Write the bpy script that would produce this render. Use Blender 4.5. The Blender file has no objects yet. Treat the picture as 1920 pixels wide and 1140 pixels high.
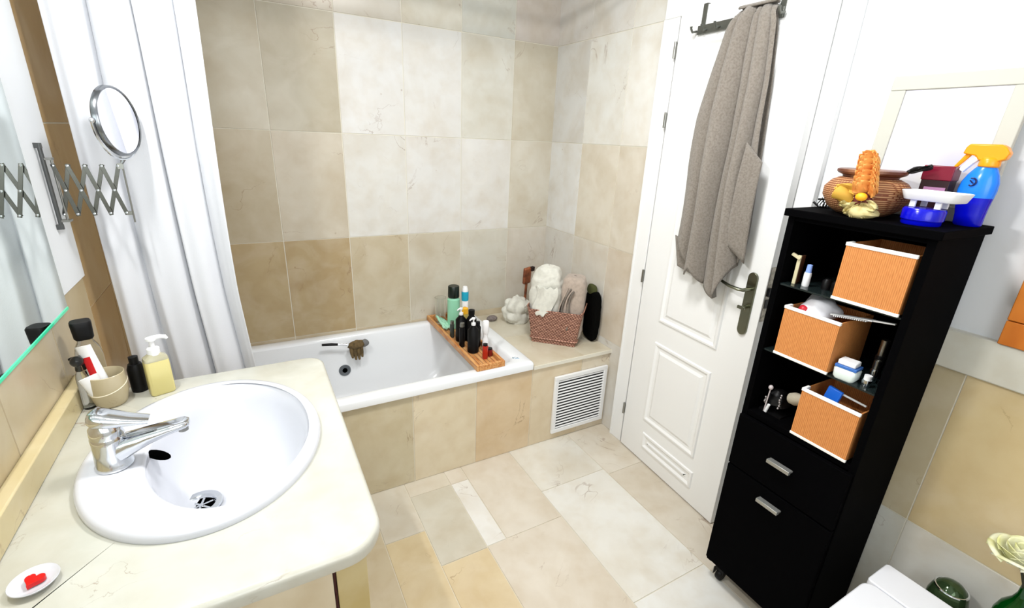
import bpy, bmesh, math, random
from math import sin, cos, pi, radians, sqrt
from mathutils import Vector, Matrix, noise
random.seed(7)
SC = bpy.context.scene
COL = SC.collection

# ------------------------------------------------------------------ helpers
def lin(c):
    r = []
    for v in c[:3]:
        v = v / 255.0
        r.append(v / 12.92 if v <= 0.04045 else ((v + 0.055) / 1.055) ** 2.4)
    return tuple(r)

def setin(node, names, val):
    for n in names:
        if n in node.inputs:
            node.inputs[n].default_value = val
            return

MATS = {}
def mat(name, rgb, rough=0.5, metal=0.0, trans=0.0, spec=0.5, nz=0.0, nscale=20.0, bump=0.0, bscale=200.0,
        stretch=(1, 1, 1), ior=1.45, sheen=0.0, alpha=1.0, dark=None, coat=0.0, sss=0.0):
    if name in MATS:
        return MATS[name]
    m = bpy.data.materials.new(name); m.use_nodes = True
    nt = m.node_tree; b = nt.nodes['Principled BSDF']
    c = lin(rgb)
    b.inputs['Base Color'].default_value = (*c, 1)
    b.inputs['Roughness'].default_value = rough
    b.inputs['Metallic'].default_value = metal
    setin(b, ['Transmission Weight', 'Transmission'], trans)
    setin(b, ['Specular IOR Level', 'Specular'], spec)
    setin(b, ['IOR'], ior)
    setin(b, ['Sheen Weight'], sheen)
    setin(b, ['Coat Weight'], coat)
    if alpha < 1: b.inputs['Alpha'].default_value = alpha
    tc = nt.nodes.new('ShaderNodeTexCoord')
    mp = nt.nodes.new('ShaderNodeMapping'); mp.inputs['Scale'].default_value = stretch
    nt.links.new(tc.outputs['Object'], mp.inputs['Vector'])
    if nz > 0:
        n = nt.nodes.new('ShaderNodeTexNoise'); n.inputs['Scale'].default_value = nscale
        n.inputs['Detail'].default_value = 4
        nt.links.new(mp.outputs['Vector'], n.inputs['Vector'])
        mx = nt.nodes.new('ShaderNodeMix'); mx.data_type = 'RGBA'
        d = lin(dark) if dark else tuple(x * (1 - nz) for x in c)
        mx.inputs[6].default_value = (*c, 1); mx.inputs[7].default_value = (*d, 1)
        rp = nt.nodes.new('ShaderNodeMapRange')
        rp.inputs['From Min'].default_value = 0.4; rp.inputs['From Max'].default_value = 0.65
        nt.links.new(n.outputs['Fac'], rp.inputs['Value'])
        nt.links.new(rp.outputs['Result'], mx.inputs[0])
        nt.links.new(mx.outputs[2], b.inputs['Base Color'])
    if bump > 0:
        n2 = nt.nodes.new('ShaderNodeTexNoise'); n2.inputs['Scale'].default_value = bscale
        n2.inputs['Detail'].default_value = 3
        nt.links.new(mp.outputs['Vector'], n2.inputs['Vector'])
        bp = nt.nodes.new('ShaderNodeBump'); bp.inputs['Strength'].default_value = bump
        bp.inputs['Distance'].default_value = 0.004
        nt.links.new(n2.outputs['Fac'], bp.inputs['Height'])
        nt.links.new(bp.outputs['Normal'], b.inputs['Normal'])
    MATS[name] = m
    return m

def stone_mat(name, base=None, rough=0.28, tan=(208, 188, 150), vein=(120, 80, 45), cloud=0.40, vein_amt=0.55, vscale=2.6):
    """polished cream marble: base colour from the per-tile tone (stone colour, partly shade), clouds, pits and thin broken veins"""
    m = bpy.data.materials.new(name); m.use_nodes = True
    nt = m.node_tree; L = nt.links; b = nt.nodes['Principled BSDF']
    b.inputs['Roughness'].default_value = rough
    tc = nt.nodes.new('ShaderNodeTexCoord')
    co = nt.nodes.new('ShaderNodeVectorMath'); co.operation = 'ADD'
    L.new(tc.outputs['Object'], co.inputs[0])
    if base is None:
        at = nt.nodes.new('ShaderNodeAttribute'); at.attribute_name = 'tone'
        ao = nt.nodes.new('ShaderNodeAttribute'); ao.attribute_name = 'shift'
        L.new(ao.outputs['Vector'], co.inputs[1])
        basesock = at.outputs['Color']
    else:
        rg = nt.nodes.new('ShaderNodeRGB'); rg.outputs[0].default_value = (*lin(base), 1)
        basesock = rg.outputs[0]
    def N(scale, detail=4, dist=0.0):
        n = nt.nodes.new('ShaderNodeTexNoise'); n.inputs['Scale'].default_value = scale
        n.inputs['Detail'].default_value = detail; n.inputs['Distortion'].default_value = dist
        L.new(co.outputs[0], n.inputs['Vector']); return n
    def R(sock, a, c, lo=0.0, hi=1.0):
        r = nt.nodes.new('ShaderNodeMapRange'); r.inputs['From Min'].default_value = a; r.inputs['From Max'].default_value = c
        r.inputs['To Min'].default_value = lo; r.inputs['To Max'].default_value = hi
        L.new(sock, r.inputs['Value']); return r.outputs['Result']
    def MUL(s1, s2):
        q = nt.nodes.new('ShaderNodeMath'); q.operation = 'MULTIPLY'; L.new(s1, q.inputs[0])
        if isinstance(s2, float): q.inputs[1].default_value = s2
        else: L.new(s2, q.inputs[1])
        return q.outputs[0]
    def MIX(fac, a, col, blend='MIX'):
        x = nt.nodes.new('ShaderNodeMix'); x.data_type = 'RGBA'; x.blend_type = blend
        L.new(fac, x.inputs[0]); L.new(a, x.inputs[6])
        if isinstance(col, tuple): x.inputs[7].default_value = (*lin(col), 1)
        else: L.new(col, x.inputs[7])
        return x.outputs[2]
    n1 = N(4.5, 5, 0.6)
    c1 = MIX(R(n1.outputs['Fac'], 0.40, 0.82, 0, cloud), basesock, tan, 'MULTIPLY')
    n2 = N(14, 5)
    c2 = MIX(R(n2.outputs['Fac'], 0.45, 0.7, 0, 0.16), c1, (214, 190, 150), 'MULTIPLY')
    # light clouds
    n5 = N(7, 4, 1.0)
    c2 = MIX(R(n5.outputs['Fac'], 0.45, 0.85, 0, 0.16), c2, (250, 247, 238))
    # veins : narrow band of a distorted noise, masked to broken stretches
    n3 = N(vscale, 7, 1.6)
    ab = nt.nodes.new('ShaderNodeMath'); ab.operation = 'SUBTRACT'; L.new(n3.outputs['Fac'], ab.inputs[0]); ab.inputs[1].default_value = 0.5
    a2 = nt.nodes.new('ShaderNodeMath'); a2.operation = 'ABSOLUTE'; L.new(ab.outputs[0], a2.inputs[0])
    v = R(a2.outputs[0], 0.0, 0.006, 1.0, 0.0)
    n4 = N(5.5, 3)
    c3 = MIX(MUL(MUL(v, R(n4.outputs['Fac'], 0.54, 0.68)), vein_amt), c2, vein)
    # pits
    vo = nt.nodes.new('ShaderNodeTexVoronoi'); vo.inputs['Scale'].default_value = 11; L.new(co.outputs[0], vo.inputs['Vector'])
    pit = R(vo.outputs['Distance'], 0.02, 0.06, 1.0, 0.0)
    n6 = N(3.3, 2)
    c4 = MIX(MUL(MUL(pit, R(n6.outputs['Fac'], 0.56, 0.62)), 0.45), c3, (140, 105, 60))
    L.new(c4, b.inputs['Base Color'])
    return m

class MB:
    def __init__(s):
        s.v = []; s.f = []; s.mi = []; s.M = Matrix.Identity(4); s.cur = 0
    def add(s, vs, fs, mi=None):
        o = len(s.v)
        s.v += [s.M @ Vector(p) for p in vs]
        for f in fs:
            s.f.append([i + o for i in f]); s.mi.append(s.cur if mi is None else mi)
        return s
    def box(s, c, d, rz=0.0, R=None, mi=None, taper=1.0):
        hx, hy, hz = d[0] / 2, d[1] / 2, d[2] / 2
        vs = []
        M = R if R else Matrix.Rotation(rz, 3, 'Z')
        for sz in (-1, 1):
            t = taper if sz > 0 else 1.0
            for sx, sy in ((-1, -1), (1, -1), (1, 1), (-1, 1)):
                vs.append(M @ Vector((sx * hx * t, sy * hy * t, sz * hz)) + Vector(c))
        return s.add(vs, [(3, 2, 1, 0), (4, 5, 6, 7), (0, 1, 5, 4), (1, 2, 6, 5), (2, 3, 7, 6), (3, 0, 4, 7)], mi)
    def b2(s, lo, hi, mi=None):
        return s.box([(a + b) / 2 for a, b in zip(lo, hi)], [abs(b - a) for a, b in zip(lo, hi)], mi=mi)
    def grid(s, fn, nu, nv, cu=False, cv=False, mi=None, flip=False):
        U = nu if cu else nu + 1; V = nv if cv else nv + 1
        vs = [fn(i / nu, j / nv) for j in range(V) for i in range(U)]
        fs = []
        for j in range(nv):
            for i in range(nu):
                a = j * U + i; b = j * U + (i + 1) % U
                c = ((j + 1) % V) * U + (i + 1) % U; d = ((j + 1) % V) * U + i
                fs.append((a, d, c, b) if flip else (a, b, c, d))
        return s.add(vs, fs, mi)
    def lathe(s, prof, c=(0, 0, 0), n=32, R=None, mi=None, sx=1.0, sy=1.0, cap=True):
        R = R or Matrix.Identity(3); vs = []; fs = []
        for r, z in prof:
            for k in range(n):
                a = 2 * pi * k / n
                vs.append(R @ Vector((r * cos(a) * sx, r * sin(a) * sy, z)) + Vector(c))
        m = len(prof)
        for j in range(m - 1):
            for k in range(n):
                fs.append((j * n + k, j * n + (k + 1) % n, (j + 1) * n + (k + 1) % n, (j + 1) * n + k))
        if cap:
            if prof[0][0] > 1e-6: fs.append(tuple(reversed(range(n))))
            if prof[-1][0] > 1e-6: fs.append(tuple((m - 1) * n + k for k in range(n)))
        return s.add(vs, fs, mi)
    def tube(s, pts, r, n=10, closed=False, mi=None, flat=1.0):
        P = [Vector(p) for p in pts]; m = len(P); vs = []; fs = []
        rr = r if isinstance(r, (list, tuple)) else [r] * m
        up = None
        for i in range(m):
            if closed: t = (P[(i + 1) % m] - P[i - 1]).normalized()
            else: t = (P[min(i + 1, m - 1)] - P[max(i - 1, 0)]).normalized()
            if up is None:
                up = Vector((0, 0, 1)) if abs(t.z) < 0.9 else Vector((1, 0, 0))
            a = t.cross(up).normalized(); b = a.cross(t).normalized(); up = b
            for k in range(n):
                q = 2 * pi * k / n
                vs.append(P[i] + a * (rr[i] * cos(q)) + b * (rr[i] * flat * sin(q)))
        for i in range(m if closed else m - 1):
            j = (i + 1) % m
            for k in range(n):
                fs.append((i * n + k, i * n + (k + 1) % n, j * n + (k + 1) % n, j * n + k))
        if not closed:
            fs.append(tuple(reversed(range(n)))); fs.append(tuple((m - 1) * n + k for k in range(n)))
        return s.add(vs, fs, mi)
    def blob(s, c, d, nu=16, nv=10, amp=0.0, fr=8.0, R=None, mi=None, seed=0.0):
        R = R or Matrix.Identity(3)
        def fn(u, v):
            a = 2 * pi * u; b = pi * (v - 0.5) * 0.998
            p = Vector((cos(a) * cos(b) * d[0], sin(a) * cos(b) * d[1], sin(b) * d[2]))
            k = 1 + amp * noise.noise(p * fr + Vector((seed, seed * 2, 3)))
            return R @ (p * k) + Vector(c)
        return s.grid(fn, nu, nv, cu=True, mi=mi)
    def prism(s, poly, z0, z1, mi=None):
        n = len(poly); vs = [(x, y, z0) for x, y in poly] + [(x, y, z1) for x, y in poly]
        fs = [tuple(reversed(range(n))), tuple(range(n, 2 * n))] + [(i, (i + 1) % n, n + (i + 1) % n, n + i) for i in range(n)]
        return s.add(vs, fs, mi)
    def build(s, name, mats, parent=None, loc=None, rz=None, rot=None, bevel=0.0, bseg=2, sub=0, ang=40, solid=0.0, smooth=True, label=None, off=0.0):
        me = bpy.data.meshes.new(name)
        me.from_pydata([tuple(p) for p in s.v], [], s.f)
        if not isinstance(mats, (list, tuple)): mats = [mats]
        for m in mats: me.materials.append(m)
        me.polygons.foreach_set('material_index', s.mi)
        bm = bmesh.new(); bm.from_mesh(me); bmesh.ops.recalc_face_normals(bm, faces=bm.faces); bm.to_mesh(me); bm.free()
        if smooth:
            me.polygons.foreach_set('use_smooth', [True] * len(me.polygons))
            try: me.set_sharp_from_angle(angle=radians(ang))
            except Exception: pass
        o = bpy.data.objects.new(name, me); COL.objects.link(o)
        if parent: o.parent = parent
        if loc: o.location = loc
        if rz is not None: o.rotation_euler = (0, 0, rz)
        if rot is not None: o.rotation_euler = rot
        if solid:
            md = o.modifiers.new('solid', 'SOLIDIFY'); md.thickness = solid; md.offset = off
        if bevel:
            md = o.modifiers.new('bev', 'BEVEL'); md.width = bevel; md.segments = bseg; md.limit_method = 'ANGLE'; md.angle_limit = radians(40)
        if sub:
            md = o.modifiers.new('sub', 'SUBSURF'); md.levels = sub; md.render_levels = sub
        if label: o['label'] = label
        return o

def thing(name, label, cat, loc=(0, 0, 0), rz=0, rot=None, group=None):
    o = bpy.data.objects.new(name, None); COL.objects.link(o)
    o.empty_display_size = 0.05
    o.location = loc; o.rotation_euler = rot if rot else (0, 0, rz)
    return tag(o, label, cat, group)
def tag(o, label, cat, group=None):
    o['label'] = label; o['category'] = cat
    if group: o['group'] = group
    return o
def struct(o):
    o['kind'] = 'structure'; return o
def copy_tree(o, parent=None):
    c = o.copy(); COL.objects.link(c); c.parent = parent
    for ch in list(o.children): copy_tree(ch, c)
    return c
def RY(a): return Matrix.Rotation(a, 3, 'Y')
def RX(a): return Matrix.Rotation(a, 3, 'X')
def RZ(a): return Matrix.Rotation(a, 3, 'Z')

# ------------------------------------------------------------------ camera
f_px = 876.87
cam = bpy.data.cameras.new('camera'); cam.sensor_width = 36; cam.lens = f_px / 1920 * 36
cam.clip_start = 0.02
co = bpy.data.objects.new('camera', cam); COL.objects.link(co)
r0 = Vector((0.8764074, -0.4796426, 0.0430466)); r1 = Vector((-0.1260200, -0.3146981, -0.9407891)); r2 = Vector((0.4647892, 0.8190898, -0.3362483))
Mc = Matrix((r0, -r1, -r2)).transposed().to_4x4()
Mc.translation = Vector((-1.5926, -2.4198, 1.5031))
co.matrix_world = Mc
SC.camera = co

# ------------------------------------------------------------------ materials
K = 0.97
CERAMIC = mat('white_glazed_ceramic', (206, 208, 215), rough=0.12, coat=0.3)
ACRYL = mat('white_bath_enamel', (236, 239, 242), rough=0.15, coat=0.2)
PAINT = mat('white_wall_paint', (228, 231, 234), rough=0.7, bump=0.05, bscale=60)
DOORW = mat('white_door_lacquer', (240, 241, 241), rough=0.4)
PLAST = mat('white_plastic', (238, 239, 240), rough=0.35)
CHROME = mat('chrome', (215, 218, 222), rough=0.12, metal=1.0)
STEEL = mat('brushed_steel', (150, 150, 145), rough=0.3, metal=1.0)
NICKEL = mat('aged_nickel', (120, 122, 105), rough=0.28, metal=1.0)
DARKM = mat('dark_metal', (40, 40, 42), rough=0.35, metal=0.8)
BLACKP = mat('black_plastic', (10, 10, 11), rough=0.45, spec=0.25)
HOLE = mat('black_hole', (3, 3, 3), rough=0.9, spec=0.0)
BLACKW = mat('black_wood_laminate', (3, 3, 4), rough=0.8, spec=0.03)
GLASS = mat('clear_glass', (250, 252, 251), rough=0.02, trans=1.0, ior=1.45)
GREENG = mat('green_edged_glass', (150, 240, 205), rough=0.1, trans=0.4)
SHELFG = mat('shelf_glass_dark', (34, 44, 44), rough=0.12, trans=0.3)
GROUT = mat('pale_grout', (226, 222, 208), rough=0.85)
STONE = stone_mat('cream_marble_tile')
STONETOP = stone_mat('cream_marble_counter', base=(190, 190, 180), rough=0.2, cloud=0.12, vein_amt=0.7, vscale=5.0)
STONEP = stone_mat('cream_marble_panel', base=(210, 198, 172), rough=0.25, cloud=0.5, vein=(120, 40, 20), vein_amt=0.75, vscale=4.0)
CURTAIN = mat('white_curtain_cloth', (212, 214, 219), rough=0.8, sheen=0.2, bump=0.08, bscale=300)

# ------------------------------------------------------------------ tiled surfaces
def tiles(name, P, rects, back=None, gap=0.0022, th=0.004, grout=GROUT, mat_=STONE):
    """rects: (u0,u1,v0,v1,(r,g,b)); P(u,v,h)->xyz with h outwards"""
    vs = []; fs = []; mi = []; tone = []; shift = []
    def q(pts, m, c, s):
        o = len(vs); vs.extend(pts); fs.append(tuple(range(o, o + 4))); mi.append(m); tone.append(c); shift.append(s)
    for (u0, u1, v0, v1, c) in rects:
        cc = lin(c); lu = 0.3 * cc[0] + 0.6 * cc[1] + 0.1 * cc[2]; cc = tuple(0.98 * (v * 0.86 + lu * 0.14) for v in cc); sh = (random.uniform(-50, 50), random.uniform(-50, 50), random.uniform(-50, 50))
        g = gap / 2; e = g + 0.0012
        A = [P(u0 + g, v0 + g, 0), P(u1 - g, v0 + g, 0), P(u1 - g, v1 - g, 0), P(u0 + g, v1 - g, 0)]
        B = [P(u0 + e, v0 + e, th), P(u1 - e, v0 + e, th), P(u1 - e, v1 - e, th), P(u0 + e, v1 - e, th)]
        q(B, 0, cc, sh)
        for i in range(4):
            j = (i + 1) % 4
            q([A[i], A[j], B[j], B[i]], 0, cc, sh)
    if back:
        bu0, bu1, bv0, bv1, bd = back
        C = [P(bu0, bv0, 0.0015), P(bu1, bv0, 0.0015), P(bu1, bv1, 0.0015), P(bu0, bv1, 0.0015)]
        D = [P(bu0, bv0, -bd), P(bu1, bv0, -bd), P(bu1, bv1, -bd), P(bu0, bv1, -bd)]
        gl = (0.5, 0.5, 0.5)
        q(C, 1, gl, (0, 0, 0)); q(D[::-1], 1, gl, (0, 0, 0))
        for i in range(4):
            j = (i + 1) % 4
            q([C[i], D[i], D[j], C[j]], 1, gl, (0, 0, 0))
    me = bpy.data.meshes.new(name); me.from_pydata([tuple(p) for p in vs], [], fs)
    me.materials.append(mat_); me.materials.append(grout)
    me.polygons.foreach_set('material_index', mi)
    ca = me.attributes.new('tone', 'FLOAT_COLOR', 'CORNER'); sa = me.attributes.new('shift', 'FLOAT_VECTOR', 'CORNER')
    d = []; e = []
    for i, f in enumerate(fs):
        for _ in f: d += [*tone[i], 1.0]; e += list(shift[i])
    ca.data.foreach_set('color', d); sa.data.foreach_set('vector', e)
    bm = bmesh.new(); bm.from_mesh(me); bm.to_mesh(me); bm.free()
    o = bpy.data.objects.new(name, me); COL.objects.link(o)
    return struct(o)

LW = -2.03; CEIL = 2.42; YF = -3.15
ZR = [0.501, 0.993, 1.485, 1.977, CEIL]

# back wall ---------------------------------------------------------
bx = [0.0, -0.274, -0.574, -0.874, -1.174, -1.474, -1.774, LW]
cB = {  # stone tones, with the curtain-side dimness mixed into the left columns
 (0, 4): (206, 198, 190), (1, 4): (204, 205, 196), (2, 4): (211, 207, 192), (3, 4): (205, 200, 188), (4, 4): (194, 184, 165), (5, 4): (196, 189, 168), (6, 4): (180, 168, 140),
 (0, 3): (206, 199, 180), (1, 3): (217, 216, 206), (2, 3): (224, 223, 219), (3, 3): (226, 226, 224), (4, 3): (186, 177, 152), (5, 3): (196, 188, 165), (6, 3): (178, 166, 138),
 (0, 2): (212, 206, 190), (1, 2): (223, 222, 218), (2, 2): (222, 221, 217), (3, 2): (221, 220, 214), (4, 2): (203, 193, 172), (5, 2): (190, 177, 148), (6, 2): (176, 160, 128),
 (0, 1): (208, 200, 186), (1, 1): (208, 204, 190), (2, 1): (208, 200, 180), (3, 1): (203, 190, 160), (4, 1): (182, 158, 112), (5, 1): (186, 164, 120), (6, 1): (176, 152, 108),
}
rects = []
for i in range(7):
    for r in range(4):
        rects.append((bx[i + 1], bx[i], ZR[r], ZR[r + 1], cB[(i, r + 1)]))
    rects.append((bx[i + 1], bx[i], 0.0, ZR[0], (205, 190, 160)))
tiles('wall_back', lambda u, v, h: (u, -h, v), rects, back=(LW - 0.1, 0.1, -0.05, CEIL + 0.05, 0.1))

# right wall : fully tiled stretch by the bath -----------------------
ry = [0.0, -0.297, -0.597, -0.797]
cR = {(0, 4): (216, 213, 208), (1, 4): (222, 220, 215), (2, 4): (226, 224, 216), (0, 3): (216, 216, 213), (1, 3): (229, 229, 223), (2, 3): (233, 232, 226),
      (0, 2): (226, 227, 225), (1, 2): (221, 213, 195), (2, 2): (217, 208, 190), (0, 1): (216, 213, 205), (1, 1): (219, 214, 203), (2, 1): (216, 205, 188),
      (0, 0): (205, 195, 175), (1, 0): (210, 200, 180), (2, 0): (214, 211, 204)}
rects = []
for i in range(3):
    for r in range(4):
        rects.append((ry[i + 1], ry[i], ZR[r], ZR[r + 1], cR[(i, r + 1)]))
    rects.append((ry[i + 1], ry[i], 0.0, ZR[0], cR[(i, 0)]))
tiles('wall_right', lambda u, v, h: (-h, u, v), rects, back=(-0.80, 0.0, -0.05, CEIL + 0.05, 0.1))
# right wall wainscot beyond the door
wy = [-1.56, -1.75, -2.047, -2.347, -2.647, -2.947, YF]
cw = [(196, 182, 148), (200, 186, 150), (214, 190, 136), (206, 182, 130), (212, 188, 134), (206, 182, 130)]
cl = [(222, 222, 212), (220, 221, 212), (228, 226, 218), (224, 222, 212), (226, 224, 216), (224, 222, 216)]
rects = []
for i in range(6):
    rects.append((wy[i + 1], wy[i], 0.489, 0.972, cw[i]))
    rects.append((wy[i + 1], wy[i], 0.0, 0.489, cl[i]))
tiles('wall_right_wainscot', lambda u, v, h: (-h - 0.004, u, v), rects, back=(YF, -1.557, -0.05, 0.972, 0.1))
rects = [(-2.30, -1.557, 0.0, 0.030, (208, 208, 200)), (YF, -2.30, 0.0, 0.030, (210, 208, 200))]
cap = MB(); cap.b2((-0.022, YF, 0.9725), (0.05, -1.557, 1.078))
struct(cap.build('trim_1', stone_mat('pale_marble_cap', base=(214, 213, 202), cloud=0.35, vein_amt=0.4), bevel=0.004))
up = MB(); up.b2((0.0, YF, 1.078), (0.1, -1.50, CEIL + 0.05)); up.b2((0.0, -1.57, 2.03), (0.1, -0.78, CEIL + 0.05))
struct(up.build('wall_right_upper', PAINT, smooth=False))

# left wall --------------------------------------------------------
P_L = lambda u, v, h: (LW + h, u, v)
ly = [0.0, -0.255, -0.505, -0.755]
rects = []
colL = [(182, 148, 92), (176, 140, 82), (182, 146, 92)]  # deep tan with the dark shade beside the curtain painted in
for i in range(3):
    for r in range(4):
        rects.append((ly[i + 1], ly[i], ZR[r], ZR[r + 1], colL[(i + r) % 3]))
    rects.append((ly[i + 1], ly[i], 0.0, ZR[0], colL[i]))
my = [-0.755, -1.055, -1.355, -1.655, -1.955, -2.255, -2.555, -2.855, YF]
colM = [(196, 178, 140), (198, 182, 148), (190, 172, 132), (196, 180, 142), (190, 172, 132), (196, 180, 142), (190, 172, 132), (196, 180, 142)]
for i in range(8):
    rects.append((my[i + 1], my[i], 0.60, 1.085, colM[i]))
    rects.append((my[i + 1], my[i], 0.11, 0.60, colM[7 - i]))
tiles('wall_left', P_L, rects, back=(YF, 0.0, -0.05, CEIL + 0.05, 0.1))
up = MB(); up.b2((LW - 0.01, YF, 1.089), (LW + 0.010, -0.757, CEIL))
struct(up.build('wall_left_upper', PAINT, smooth=False))
# wall behind the camera and ceiling
w = MB(); w.b2((LW - 0.1, YF - 0.1, -0.05), (0.1, YF, CEIL + 0.05)); struct(w.build('wall_front', PAINT, smooth=False))
w = MB(); w.b2((LW - 0.1, YF - 0.1, CEIL), (0.1, 0.1, CEIL + 0.1)); struct(w.build('ceiling', PAINT, smooth=False))

# floor --------------------------------------------------------------
fl = []
def F(x0, x1, y0, y1, c): fl.append((min(x0, x1), max(x0, x1), min(y0, y1), max(y0, y1), c))
W1 = (216, 207, 190); W2 = (226, 224, 216); W3 = (218, 209, 193); TAN = (214, 195, 152); GRY = (208, 202, 184)
for x0, x1, cs, ys in [(-0.245, 0.0, [W1, (212, 202, 184), W1, (210, 200, 182)], [0, -1.06, -1.66, -2.26, YF]),
                       (-0.60, -0.245, [(222, 218, 206), W2, (227, 226, 220), W2], [0, -1.02, -1.62, -2.2, YF])]:
    for k in range(4): F(x0, x1, ys[k], ys[k + 1], cs[k])
F(-0.865, -0.60, 0, -1.18, W3); F(-0.95, -0.60, -1.18, -1.78, (217, 207, 190)); F(-0.95, -0.60, -1.78, -2.4, W3); F(-0.95, -0.60, -2.4, YF, W2)
F(-0.95, -0.865, 0, -0.80, W3); F(-0.95, -0.865, -0.80, -1.18, (228, 227, 222))
F(-1.14, -0.95, 0, -0.80, (212, 203, 184)); F(-1.14, -0.95, -0.80, -1.185, (205, 200, 183)); F(-1.14, -0.95, -1.185, -1.78, (218, 198, 156)); F(-1.14, -0.95, -1.78, -2.4, GRY); F(-1.14, -0.95, -2.4, YF, W3)
F(-1.30, -1.14, 0, -1.0, (210, 203, 186)); F(-1.30, -1.14, -1.0, -1.6, (214, 194, 150)); F(-1.30, -1.14, -1.6, YF, W3)
for x0, x1 in ((-1.66, -1.30), (LW, -1.66)):
    F(x0, x1, 0, -1.3, (206, 192, 160)); F(x0, x1, -1.3, -2.0, TAN); F(x0, x1, -2.0, YF, W3)
flg = mat('warm_floor_grout', (214, 206, 188), rough=0.85)
tiles('floor', lambda u, v, h: (u, v, h - 0.004), fl, back=(LW - 0.1, 0.1, YF - 0.1, 0.1, 0.1), gap=0.0016, grout=flg)

# ------------------------------------------------------------------ bath front, ledge
AY = -0.7156; SZ = 0.465
P_A = lambda u, v, h: (u, AY + 0.012 - h, v)
ap = [(-0.187, 0.0, 0, SZ - 0.02, (224, 212, 188)), (-0.487, -0.187, 0, SZ - 0.02, (222, 204, 170)), (-0.787, -0.487, 0, SZ - 0.01, (222, 196, 154)),
      (-1.087, -0.787, 0, SZ - 0.01, (228, 214, 182)), (-1.387, -1.087, 0, SZ - 0.01, (208, 196, 162)), (-1.687, -1.387, 0, SZ - 0.01, (196, 178, 140)), (LW, -1.687, 0, SZ - 0.01, (190, 172, 132))]
tiles('wall_bath_front', P_A, ap, back=(LW, -0.0015, 0.0, SZ - 0.02, 0.03))
lt = [(-0.487, -0.187, AY, -0.36, (216, 208, 184)), (-0.187, -0.004, AY, -0.36, (216, 207, 182)), (-0.487, -0.187, -0.36, -0.004, (212, 205, 184)), (-0.187, -0.004, -0.36, -0.004, (210, 200, 172))]
tiles('trim_2', lambda u, v, h: (u, v, SZ - 0.004 + h), lt, back=(-0.487, -0.004, AY - 0.002, -0.004, 0.016), gap=0.002)

# ventilation grille
vt = thing('ventilation_grille', 'white slatted ventilation grille in the low tiled front under the basket ledge', 'vent', (-0.190, AY + 0.006, 0.21))
g = MB(); hw, hh, fw = 0.168, 0.166, 0.022
for lo, hi in [((-hw, -0.014, -hh), (hw, 0, -hh + fw)), ((-hw, -0.014, hh - fw), (hw, 0, hh)), ((-hw, -0.014, -hh + fw), (-hw + fw, 0, hh - fw)), ((hw - fw, -0.014, -hh + fw), (hw, 0, hh - fw))]:
    g.b2(lo, hi)
g.build('grille_frame', PLAST, vt, bevel=0.002)
g = MB(); g.b2((-hw + fw, -0.003, -hh + fw), (hw - fw, 0.0, hh - fw)); g.build('backing', mat('duct_dark_grey', (40, 42, 44), rough=0.9), vt)
g = MB()
for k in range(17):
    z = -hh + fw + 0.009 + k * (2 * hh - 2 * fw) / 17
    g.box((0, -0.009, z), (2 * hw - 2 * fw, 0.0012, 0.0072), R=RX(radians(-22)))
g.build('louvre_slats', PLAST, vt)

# ------------------------------------------------------------------ bathtub
tub = thing('bathtub', 'white enamel bathtub built in behind the tiled front panel', 'bathtub', (-1.2585, -0.36, 0))
def rrect(cx, cy, hx, hy, r, n=8):
    pts = []
    for (sx, sy, a0) in ((1, 1, 0), (-1, 1, 90), (-1, -1, 180), (1, -1, 270)):
        for k in range(n + 1):
            a = radians(a0 + 90 * k / n)
            pts.append((cx + sx * (hx - r) + r * cos(a), cy + sy * (hy - r) + r * sin(a)))
    return pts
x0, x1, y0, y1 = LW + 0.006, -0.489, AY - 0.006, -0.006
def ring(ix0, ix1, iy0, iy1, r, z):
    return [(x + 1.2585, y + 0.36, z) for x, y in rrect((x0 + ix0 + x1 - ix1) / 2, (y0 + iy0 + y1 - iy1) / 2, (x1 - ix1 - x0 - ix0) / 2, (y1 - iy1 - y0 - iy0) / 2, r)]
R_ = [ring(0, 0, 0, 0, .012, .452), ring(-.001, 0, -.001, 0, .012, .480), ring(.004, .004, .004, .004, .012, .488), ring(.012, .010, .012, .010, .014, .491),
      ring(.06, .065, .046, .045, .05, .491), ring(.068, .075, .054, .053, .055, .487), ring(.074, .083, .060, .058, .06, .475),
      ring(.085, .13, .070, .070, .08, .38), ring(.10, .20, .085, .085, .10, .22), ring(.13, .26, .11, .11, .12, .14), ring(.18, .33, .16, .16, .12, .112), ring(.4, .5, .24, .24, .08, .105)]
g = MB(); n = len(R_[0]); vs = [p for r in R_ for p in r]; fs = []
for j in range(len(R_) - 1):
    for k in range(n):
        fs.append((j * n + k, j * n + (k + 1) % n, (j + 1) * n + (k + 1) % n, (j + 1) * n + k))
fs.append(tuple((len(R_) - 1) * n + k for k in range(n)))
g.add(vs, fs); g.build('tub_shell', ACRYL, tub, ang=60)
# overflow on the rear inner wall
g = MB(); RO = RX(radians(80))
g.lathe([(0.0, 0.004), (0.012, 0.004), (0.013, 0.008), (0.026, 0.010), (0.030, 0.006), (0.031, 0.0)], n=28, R=RO)
ov = g.build('overflow_ring', mat('grey_overflow_ring', (110, 116, 122), rough=0.3, metal=0.6), tub, loc=(-1.262 + 1.2585, -0.080 + 0.36, 0.305), label='grey round overflow ring with a black hole')
g = MB(); g.lathe([(0.0, 0.0085), (0.013, 0.0085), (0.014, 0.002)], n=20, R=RO); g.build('overflow_hole', HOLE, ov)
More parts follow.
